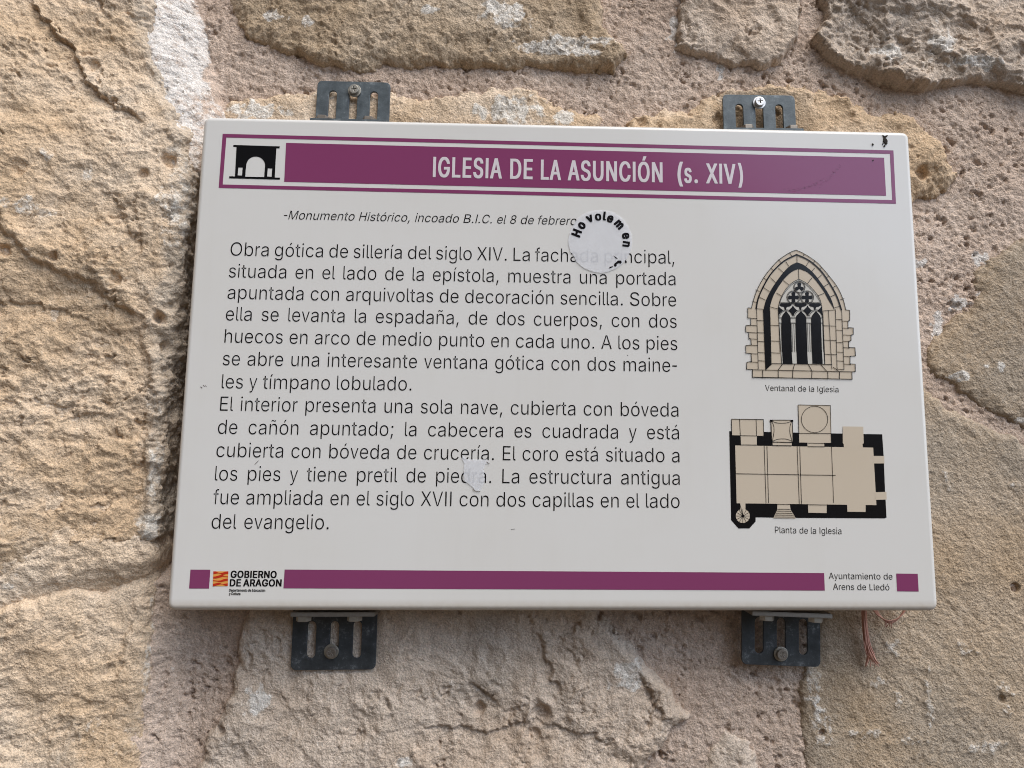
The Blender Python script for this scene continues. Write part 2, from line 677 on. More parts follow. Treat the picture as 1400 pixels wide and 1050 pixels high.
def mortar_relief():
    xs = axis(-0.345, 0.66, 0.0013, -0.42, 1.1)
    zs = axis(-0.40, 0.39, 0.0013, -1.1, 1.1)
    X, Z = np.meshgrid(xs, zs)
    h = 0.0022 * fbm(X, Z, 0.07, 4, 5) + 0.0007 * fbm(X, Z, 0.009, 4, 8, 0.6)
    ang = 0.6 * X + 0.8 * Z, -0.8 * X + 0.6 * Z
    h = h + 0.0006 * fbm(ang[0], ang[1] * 0.6, 0.0042, 3, 14, 0.75)
    d1, d2, rid = cells(X, Z, 0.0030, 3)
    h = h + 0.0010 * np.clip(0.6 - d1, 0, 1) * (rid > 0.6)               # sand grains
    busy = 0.35 + 0.65 * sstep(-0.3, 0.4, fbm(X, Z, 0.05, 3, 91))
    for size, depth, thr, sd in ((0.0042, 0.0022, 0.60, 9), (0.0064, 0.0032, 0.74, 19), (0.0105, 0.0040, 0.84, 29)):   # air holes
        jx = X + size * 0.30 * perlin(X / size * 2.3, Z / size * 2.3, sd) + size * 0.2 * perlin(X / size * 5, Z / size * 5, sd + 1)
        jz = Z + size * 0.30 * perlin(X / size * 2.3 + 9, Z / size * 2.3, sd + 2)
        d1, d2, rid = cells((jx * 0.6 + jz * 0.8), (-jx * 0.8 + jz * 0.6) * 0.62, size, sd)
        rr = 0.12 + 0.20 * (rid - thr) / (1 - thr)
        h = h - busy * depth * sstep(rr * 1.15, rr * 0.6, d1) * (rid > thr)
    # trowel drags beside the projecting corner at the bottom left: upright combing
    low = sstep(zrow(740), zrow(860), Z) * sstep(-0.27, -0.31, X) * 1.0
    h = h + low * 0.0010 * perlin(X / 0.006, Z / 0.05, 12)
    # lime fill leaning against the projecting corner
    e = X - np.interp(Z, PLZ, PLX)
    top = sstep(zrow(272), zrow(232), Z)
    bot = sstep(zrow(745), zrow(800), Z)
    e = e + 0.003 * fbm(X, Z, 0.02, 3, 15)
    ramp_top = 0.034 * np.clip(1 - (e + 0.006) / 0.042, 0, 1) ** 0.75
    ramp_mid = 0.0 * e
    ramp_bot = 0.020 * np.clip(1 - (e + 0.015) / 0.045, 0, 1) ** 1.3
    fill = top * ramp_top + bot * ramp_bot + (1 - top) * (1 - bot) * ramp_mid
    rub = (1 - top) * (1 - bot) * sstep(0.03, 0.0, e)
    h = h + fill + rub * 0.002 * ridged(X, Z, 0.02, 4, 33)
    wear = wear_of(X, Z, 2, 0.45, 0.06, 0.10)
    lim = sstep(0.037, 0.030, e + 0.008 * fbm(X, Z, 0.05, 2, 72)) * top + 0.0 * e
    lim = np.clip(lim * (0.92 + 0.35 * fbm(X, Z, 0.03, 3, 71)), 0, 1)
    wear[..., 1] = np.clip(wear[..., 1] + lim, 0, 1)
    for px in ([(836, 260), (842, 178), (868, 150), (925, 148), (985, 122), (1050, 108), (1110, 112), (1150, 128), (1205, 150), (1255, 152), (1290, 190), (1312, 238), (1282, 262), (1235, 285), (1200, 400), (900, 400)],
               [(290, 200), (296, 150), (330, 130), (440, 122), (600, 128), (655, 116), (710, 120), (770, 142), (825, 185), (830, 300), (300, 300)],
               [(330, -90), (345, 50), (400, 68), (475, 97), (520, 86), (680, 90), (838, 88), (856, 72), (818, 0), (822, -90)]):
        dd = poly_dist(X, Z, px_line(px, YW)) + 0.005 * fbm(X, Z, 0.015, 4, 52)
        wear[..., 0] = np.clip(wear[..., 0] + 0.7 * sstep(-0.016, 0.0, dd), 0, 1)
    # smears of white lime on the right of the sign
    for u, v, ru, rv in ((1255, 360, 16, 7), (1337, 355, 14, 12), (1362, 362, 7, 12), (1310, 415, 16, 10), (1283, 450, 10, 22),
                         (1345, 403, 16, 4), (1310, 510, 14, 6), (508, 5, 10, 10), (930, 40, 16, 36), (985, 95, 6, 14), (700, 60, 10, 8)):
        c = at(u, v, YW)
        d = np.hypot((X - c[0]) / (ru * 0.00064), (Z - c[2]) / (rv * 0.00064)) + 0.7 * fbm(X, Z, 0.008, 3, 44)
        wear[..., 1] = np.clip(wear[..., 1] + 0.9 * sstep(1.15, 0.7, d), 0, 1)
    h = creases(X, Z, h, [([(282, 0), (286, 60), (284, 130)], 2.5, 2.5), ([(1262, 505), (1300, 530), (1345, 565), (1400, 588)], 4, 1.2)], YW)
    h = h - 0.045 * (1 - top) * (1 - bot) * sstep(0.024, 0.006, e)
    o = height_mesh('mortar', xs, zs, h, np.ones(X.shape, bool), wear, MORTAR, wall)
    return wall_child(o, wall)


def wall_stone(px, H, round_, seed, label, mat=STONE, base=0.0, amp=1.0, flake=0.0, tool=0.0, pit=1.0, tilt=(0, 0), wearing=(0.4, 0.1, 0.2),
               edge=0.004, cr=(), pits=(), lime_spots=(), extra=None, sink=0.011):
    poly = px_line(px, YW - H)
    P = np.array(poly)
    lo, hi = P.min(0) - 0.006, P.max(0) + 0.006
    d = 0.00115
    xs, zs = np.arange(lo[0], hi[0], d), np.arange(lo[1], hi[1], d)
    X, Z = np.meshgrid(xs, zs)
    D = poly_dist(X, Z, poly) + edge * fbm(X, Z, 0.022, 5, seed + 70, 0.62)
    prof = np.clip(D / (round_ * (1 + 0.8 * fbm(X, Z, 0.03, 2, seed + 75))), 0, 1)
    prof = np.sqrt(np.clip(1 - (1 - prof) ** 2, 0, 1))
    c = P.mean(0)
    h = base + (H - base) * prof + tilt[0] * (X - c[0]) + tilt[1] * (Z - c[1])
    h = h + rough_stone(X, Z, seed, amp, flake, tool, pit) * (0.25 + 0.75 * prof)
    h = creases(X, Z, h, cr, YW - H)
    h = add_pits(X, Z, h, pits, YW - H)
    h = np.where(D < 0.0, h - sink * sstep(0.0, -0.0035, D), h)
    w = wear_of(X, Z, seed, *wearing)
    for u, v, ru, rv in lime_spots:
        q = at(u, v, YW - H)
        dd = np.hypot((X - q[0]) / (ru * 0.00062), (Z - q[2]) / (rv * 0.00062)) + 0.6 * fbm(X, Z, 0.012, 4, seed + 5)
        w[..., 1] = np.clip(w[..., 1] + 0.85 * sstep(1.2, 0.6, dd), 0, 1)
    if extra:
        h, w = extra(X, Z, h, w)
    o = height_mesh('stone', xs, zs, h, D > -0.0045, w, mat, wall)
    if label:
        o['label'] = label
    return wall_child(o, wall)


mortar_relief()
wall_stone([(300, -90), (318, 30), (345, 55), (400, 68), (440, 86), (475, 97), (520, 86), (600, 84), (680, 90), (740, 86), (790, 94), (838, 88),
            (856, 72), (838, 52), (822, 30), (818, 0), (822, -90)], 0.0075, 0.011, 101, 'long ochre stone with white lime crust along its lower edge',
           base=0.001, tilt=(0.012, 0.02), mat=PALE, wearing=(0.75, 0.02, 0.20), pit=0.7, amp=0.9,
           lime_spots=((765, 62, 75, 16), (690, 20, 40, 22), (420, 28, 8, 12), (375, 22, 20, 10), (590, 15, 20, 8), (810, 75, 40, 8)))
wall_stone([(934, -90), (931, 10), (927, 60), (940, 70), (985, 73), (1000, 80), (1040, 88), (1072, 80), (1086, 55), (1096, 20), (1100, -90)],
           0.0080, 0.0045, 113, 'small grey beige stone', mat=GREYST, base=0.002, wearing=(0.35, 0.10, 0.30))
wall_stone([(1127, -90), (1130, 20), (1121, 45), (1135, 76), (1180, 92), (1232, 110), (1272, 115), (1310, 108), (1345, 103), (1390, 114),
            (1480, 118), (1900, 124), (1900, -90)], 0.0135, 0.0045, 127, 'large fractured stone with pale chipped edge', base=0.002, flake=1.0, mat=GREYST,
           wearing=(0.30, 0.22, 0.28), lime_spots=((1215, 70, 25, 14), (1290, 60, 25, 20), (1330, 85, 40, 10)))
wall_stone([(290, 200), (296, 150), (330, 130), (395, 128), (440, 122), (530, 128), (600, 128), (655, 116), (710, 120), (770, 142), (815, 160),
            (825, 185), (830, 300), (300, 300)], 0.0055, 0.022, 139, 'pale ochre stone nearly flush with the mortar', mat=STONE, base=-0.001, amp=0.55,
           wearing=(0.50, 0.26, 0.15), edge=0.006, lime_spots=((690, 150, 45, 22), (350, 150, 45, 14), (770, 160, 20, 12)))
wall_stone([(836, 260), (842, 178), (868, 150), (925, 148), (985, 122), (1050, 108), (1110, 112), (1150, 128), (1205, 150), (1255, 152), (1290, 190),
            (1312, 238), (1282, 262), (1235, 285), (1200, 400), (900, 400)], 0.0095, 0.030, 151, 'yellowish ochre stone with rounded lumps', base=-0.001,
           wearing=(1.0, -0.12, 0.05), edge=0.006, pit=0.8, amp=0.85, pits=((985, 160, 16, 9), (1262, 235, 14, 7), (1236, 258, 16, 6), (875, 165, 12, 5), (1010, 150, 22, 10), (1060, 150, 22, 9)))
wall_stone([(340, 760), (326, 880), (316, 930), (304, 975), (276, 1010), (268, 1060), (262, 1130), (860, 1130), (872, 1060), (905, 1015), (942, 985), (920, 950),
            (885, 910), (855, 872), (815, 838), (790, 760)], 0.0105, 0.010, 163, 'large rough beige stone below the sign', mat=GREYST, base=0.001, amp=0.9,
           flake=0.0, wearing=(0.25, 0.12, 0.22), tilt=(0.01, -0.012),
           cr=(([(560, 985), (600, 995), (660, 1003), (720, 985), (790, 1000), (850, 1015)], 7, 3.5), ([(720, 850), (742, 875), (750, 915), (770, 950), (785, 940)], 5, 5),
               ([(870, 905), (890, 945), (905, 975), (935, 985)], 6, 5), ([(370, 930), (378, 950), (400, 965)], 4, 5), ([(630, 930), (665, 945), (690, 970)], 6, 5)),
           pits=((655, 970, 12, 8), (300, 1000, 8, 6), (740, 975, 20, 8)), lime_spots=((350, 960, 14, 20), (410, 870, 18, 25), (860, 920, 26, 18), (555, 1040, 14, 8)))


def tooled(X, Z, h, w):
    h = creases(X, Z, h, [([(1100, 905), (1092, 960), (1096, 1010), (1100, 1060)], 3, 5)], YW)
    for u, v, ru, rv in ((1108, 930, 14, 34), (1120, 985, 16, 26), (1218, 885, 12, 9), (1317, 884, 14, 9), (1368, 938, 12, 8), (1370, 968, 8, 7), (1200, 932, 12, 9),
                         (1225, 958, 6, 10), (1266, 958, 5, 34), (1345, 1020, 26, 9), (1238, 1010, 24, 5), (1180, 1000, 20, 6), (1290, 660, 8, 12), (1382, 665, 8, 6)):
        q = at(u, v, YW)
        dd = np.hypot((X - q[0]) / (ru * 0.00064), (Z - q[2]) / (rv * 0.00064)) + 0.8 * fbm(X, Z, 0.008, 4, 8)
        k = sstep(1.15, 0.75, dd)
        w[..., 1] = np.clip(w[..., 1] + 0.6 * k, 0, 1)
        h = h + 0.0008 * k
    h = add_pits(X, Z, h, ((1384, 803, 9, 8), (1121, 1000, 6, 7), (1366, 954, 7, 4)), YW)
    return h, w


wall_stone([(1110, 880), (1098, 930), (1094, 985), (1100, 1050), (1104, 1130), (1900, 1130), (1900, 690), (1480, 640), (1400, 606), (1345, 580), (1300, 556),
            (1262, 528), (1180, 500), (1090, 640)], 0.0040, 0.012, 173, 'broad flat stone with chiselled surface', mat=PALE, base=-0.001, amp=0.28, tool=1.0, pit=0.5,
           wearing=(0.55, -0.10, 0.42), edge=0.003, extra=tooled)
wall_stone([(1900, 290), (1480, 300), (1410, 318), (1372, 345), (1340, 372), (1335, 410), (1300, 440), (1272, 470), (1268, 500), (1310, 525), (1350, 560), (1400, 584),
            (1480, 620), (1900, 670)], 0.0045, 0.014, 181, 'brown flat stone with fine chisel marks', mat=PALE, base=-0.001, amp=0.30, tool=0.9, pit=0.5,
           wearing=(0.70, -0.05, 0.50), edge=0.004, lime_spots=((1345, 500, 9, 4), (1312, 515, 16, 8), (1368, 500, 6, 10), (1400, 575, 14, 6)))
wall_stone([(955, 1130), (958, 1070), (972, 1020), (992, 1004), (1025, 1008), (1040, 1050), (1052, 1130)], 0.0055, 0.014, 191, 'small pale rounded stone at the bottom',
           mat=GREYST, base=-0.001, amp=0.5, wearing=(0.15, 0.22, 0.1))

# ------------------------------------------------------------------ projecting corner stonework on the left
pillar = empty('stone_pillar', (-0.42, YW, -0.37))
tag(pillar, 'projecting corner of big rough ochre stones along the left side of the sign', 'pillar', kind='thing')


ALF = math.atan(0.30)


def zval(v):
    return at(240, v, 0.022)[2]


# depth of the front face at the arris and radius of the arris, row by row (battered in the middle)
ROW_V = [-120, 100, 260, 340, 430, 600, 740, 775, 800, 1150]
ROW_Z = np.array([zval(v) for v in ROW_V])[::-1]
ROW_Y = np.array([0.014, 0.014, 0.012, 0.012, 0.016, 0.017, 0.018, 0.026, 0.030, 0.034])[::-1]
ROW_R = np.array([0.012, 0.011, 0.010, 0.011, 0.014, 0.016, 0.015, 0.012, 0.012, 0.010])[::-1]


def pil_surface(zs, off, ds):
    """front face, rounded arris and returning side of the projecting corner, unrolled: s runs across it, 0 at the start of the arris"""
    s = np.arange(-0.450, 0.125, ds)
    S, Z = np.meshgrid(s, zs)
    y0 = np.interp(Z, ROW_Z, ROW_Y)
    r = np.interp(Z, ROW_Z, ROW_R)
    # the silhouette was read at y = 0.022: slide it along the line of sight to where the arris really turns
    ys = y0 + r * 0.7
    xe = np.interp(Z, PLZ, PLX) + (np.interp(Z, PLZ, PLX) - CAM[0]) / (0.022 - CAM[1]) * (ys - 0.022)
    n0x, n0y = math.sin(ALF), -math.cos(ALF)
    cx, cy = xe - r, y0 + r * math.cos(ALF)
    sx, sy = cx + r * n0x, cy + r * n0y                      # start of the arris
    full = math.pi / 2 - ALF
    phi = -math.pi / 2 + ALF + np.clip(S / r, 0, full)
    front = S < 0
    side = np.maximum(S - r * full, 0)
    nx = np.where(front, n0x, np.cos(phi))
    ny = np.where(front, n0y, np.sin(phi))
    bx = np.where(front, sx + S * math.cos(ALF), cx + r * np.cos(phi))
    by = np.where(front, sy + S * math.sin(ALF), cy + r * np.sin(phi)) + side
    XF = np.where(front, bx, sx + S)                         # unrolled position for outlines and noise
    return S, Z, bx, by, nx, ny, XF, xe


def wrap_mesh(name, bx, by, Z, nx, ny, h, keep, wear, mat, parent):
    co = np.stack([bx + nx * h, by + ny * h, Z], -1).reshape(-1, 3)
    return grid_mesh(name, co, Z.shape, keep, wear, mat, parent)


def pillar_part(name, poly_px, seed, mat, wearing, label=None, amp=1.0, flake=0.0, pit=1.0, edge=0.004, round_=0.010, cr=(), pits=(), extra=None, sink=0.016, lime_spots=(), ypx=0.010, turn_amp=1.0):
    poly = px_line(poly_px, ypx)
    P = np.array(poly)
    zs = np.arange(max(P[:, 1].min() - 0.006, -0.40), min(P[:, 1].max() + 0.006, 0.40), 0.0011)
    S, Z, bx, by, nx, ny, X, xe = pil_surface(zs, 0.0, 0.0011)
    D = poly_dist(X, Z, poly) + edge * fbm(X, Z, 0.024, 4, seed + 70, 0.55)
    prof = np.clip(D / round_, 0, 1)
    prof = np.sqrt(np.clip(1 - (1 - prof) ** 2, 0, 1))
    turn = sstep(-0.012, 0.010, S + 0.007 * fbm(X, Z, 0.028, 4, seed + 80))          # broken arris and side
    h = -0.009 * (1 - prof) + rough_stone(X, Z, seed, amp, flake, 0, pit) * (0.3 + 0.7 * prof)
    h = h + turn * turn_amp * (0.0034 * fbm(X, Z, 0.024, 4, seed + 81, 0.6) + 0.0007 * ridged(X, Z, 0.010, 3, seed + 82))
    h = creases(X, Z, h, cr, ypx)
    h = add_pits(X, Z, h, pits, ypx)
    h = np.where(D < 0.0, h - sink * sstep(0.0, -0.005, D), h)
    w = wear_of(X, Z, seed, *wearing)
    w[..., 2] = np.clip(w[..., 2] + 0.55 * turn * turn_amp, 0, 1)
    w[..., 0] = np.clip(w[..., 0] - 0.5 * turn * turn_amp, 0, 1)
    for u, v, ru, rv in lime_spots:
        q = at(u, v, ypx)
        dd = np.hypot((X - q[0]) / (ru * 0.0006), (Z - q[2]) / (rv * 0.0006)) + 0.6 * fbm(X, Z, 0.012, 4, seed + 5)
        w[..., 1] = np.clip(w[..., 1] + 0.6 * sstep(1.2, 0.6, dd), 0, 1)
    if extra:
        h, w = extra(X, Z, h, w, S)
    o = wrap_mesh(name, bx, by, Z, nx, ny, h, D > -0.0055, w, mat, pillar)
    if label:
        o['label'] = label
    return wall_child(o, pillar)


def upper_extra(X, Z, h, w, S):
    pts = px_line([(-60, 170), (0, 262), (35, 330), (60, 358), (110, 380), (150, 405), (182, 432), (192, 480), (196, 560), (188, 640), (178, 760)], 0.0)
    d, s = line_dist(X, Z, pts)
    d = d * s + 0.004 * fbm(X, Z, 0.025, 4, 303)
    h = h - 0.0055 * sstep(0.0015, -0.0035, d)
    below = sstep(0.004, -0.01, d)
    w[..., 0] = np.clip(w[..., 0] + 0.25 * below, 0, 1)
    w[..., 1] = np.clip(w[..., 1] + 0.35 * np.exp(-np.abs(d) / 0.009) * (0.5 + fbm(X, Z, 0.03, 3, 88)), 0, 1)
    w[..., 1] = np.clip(w[..., 1] + 0.6 * sstep(-0.016, 0.0, S + 0.010 * fbm(X, Z, 0.03, 4, 19)) * sstep(0.03, 0.012, S) * sstep(zrow(180), zrow(240), Z) * sstep(zrow(390), zrow(330), Z), 0, 1)
    return h, w


pillar_part('stone', [(-1200, -140), (520, -140), (520, 720), (300, 738), (214, 742), (172, 746), (150, 757), (112, 763), (60, 783), (0, 807), (-60, 827), (-1200, 850)], 211, STONE,
            (0.62, -0.02, 0.12), 'huge pitted ochre stone beside the top of the sign', amp=0.96, flake=0.4, pit=1.1, extra=upper_extra,
            cr=(([(58, -5), (74, 40), (108, 70), (120, 98), (128, 118), (152, 138), (176, 152), (205, 170)], 7, 7), ([(130, 20), (140, 35), (150, 45)], 6, 5),
                ([(206, 30), (216, 75), (224, 100)], 3, 5), ([(228, 100), (238, 130), (250, 160), (252, 190)], 3, 5), ([(0, 560), (60, 545), (120, 570), (160, 560)], 5, 2.5), ([(140, 250), (175, 290), (200, 350)], 5, 3), ([(20, 786), (60, 772), (100, 758), (165, 744), (206, 736)], 2, 4), ([(0, 395), (30, 420), (80, 425), (150, 440)], 6, 3)),
            pits=((230, 218, 13, 8), (212, 432, 10, 12), (37, 357, 10, 7), (93, 362, 8, 6), (24, 322, 7, 6), (218, 470, 8, 8), (135, 95, 10, 5), (60, 250, 14, 4), (200, 240, 9, 5), (165, 385, 12, 5)),
            lime_spots=((88, 228, 9, 9), (135, 245, 10, 12), (65, 300, 30, 14), (205, 650, 12, 60), (195, 715, 18, 24)))
pillar_part('stone', [(-1200, 870), (-60, 842), (10, 824), (65, 810), (95, 797), (125, 812), (150, 801), (182, 780), (214, 772), (300, 768), (520, 770), (520, 1250), (-1200, 1250)], 223, STONE,
            (0.42, 0.05, 0.12), 'smoother ochre stone below the joint', amp=0.85, pit=0.6, edge=0.0035, turn_amp=0.25,
            cr=(([(130, 955), (150, 952), (158, 960)], 3, 4), ([(170, 830), (150, 900), (140, 960)], 6, 2.5)),
            lime_spots=((188, 850, 5, 40), (176, 930, 6, 50)))


def pillar_mortar():
    zs = np.arange(-0.40, 0.40, 0.0013)
    S, Z, bx, by, nx, ny, X, xe = pil_surface(zs, 0.0, 0.0013)
    h = -0.0085 + 0.0018 * fbm(X, Z, 0.03, 4, 401) + 0.0010 * ridged(X, Z, 0.012, 4, 405) + 0.0006 * fbm(X, Z, 0.006, 3, 407)
    jl, _ = line_dist(X, Z, px_line([(-100, 822), (0, 806), (60, 790), (130, 780), (200, 766), (320, 758)], 0.010))
    h = h + 0.0090 * np.exp(-(jl / 0.018) ** 2)
    w = wear_of(X, Z, 411, 0.30, 0.24, 0.10)
    o = wrap_mesh('mortar', bx, by, Z, nx, ny, h, np.ones(Z.shape, bool), w, STONE, pillar)
    return wall_child(o, pillar)


pillar_mortar()


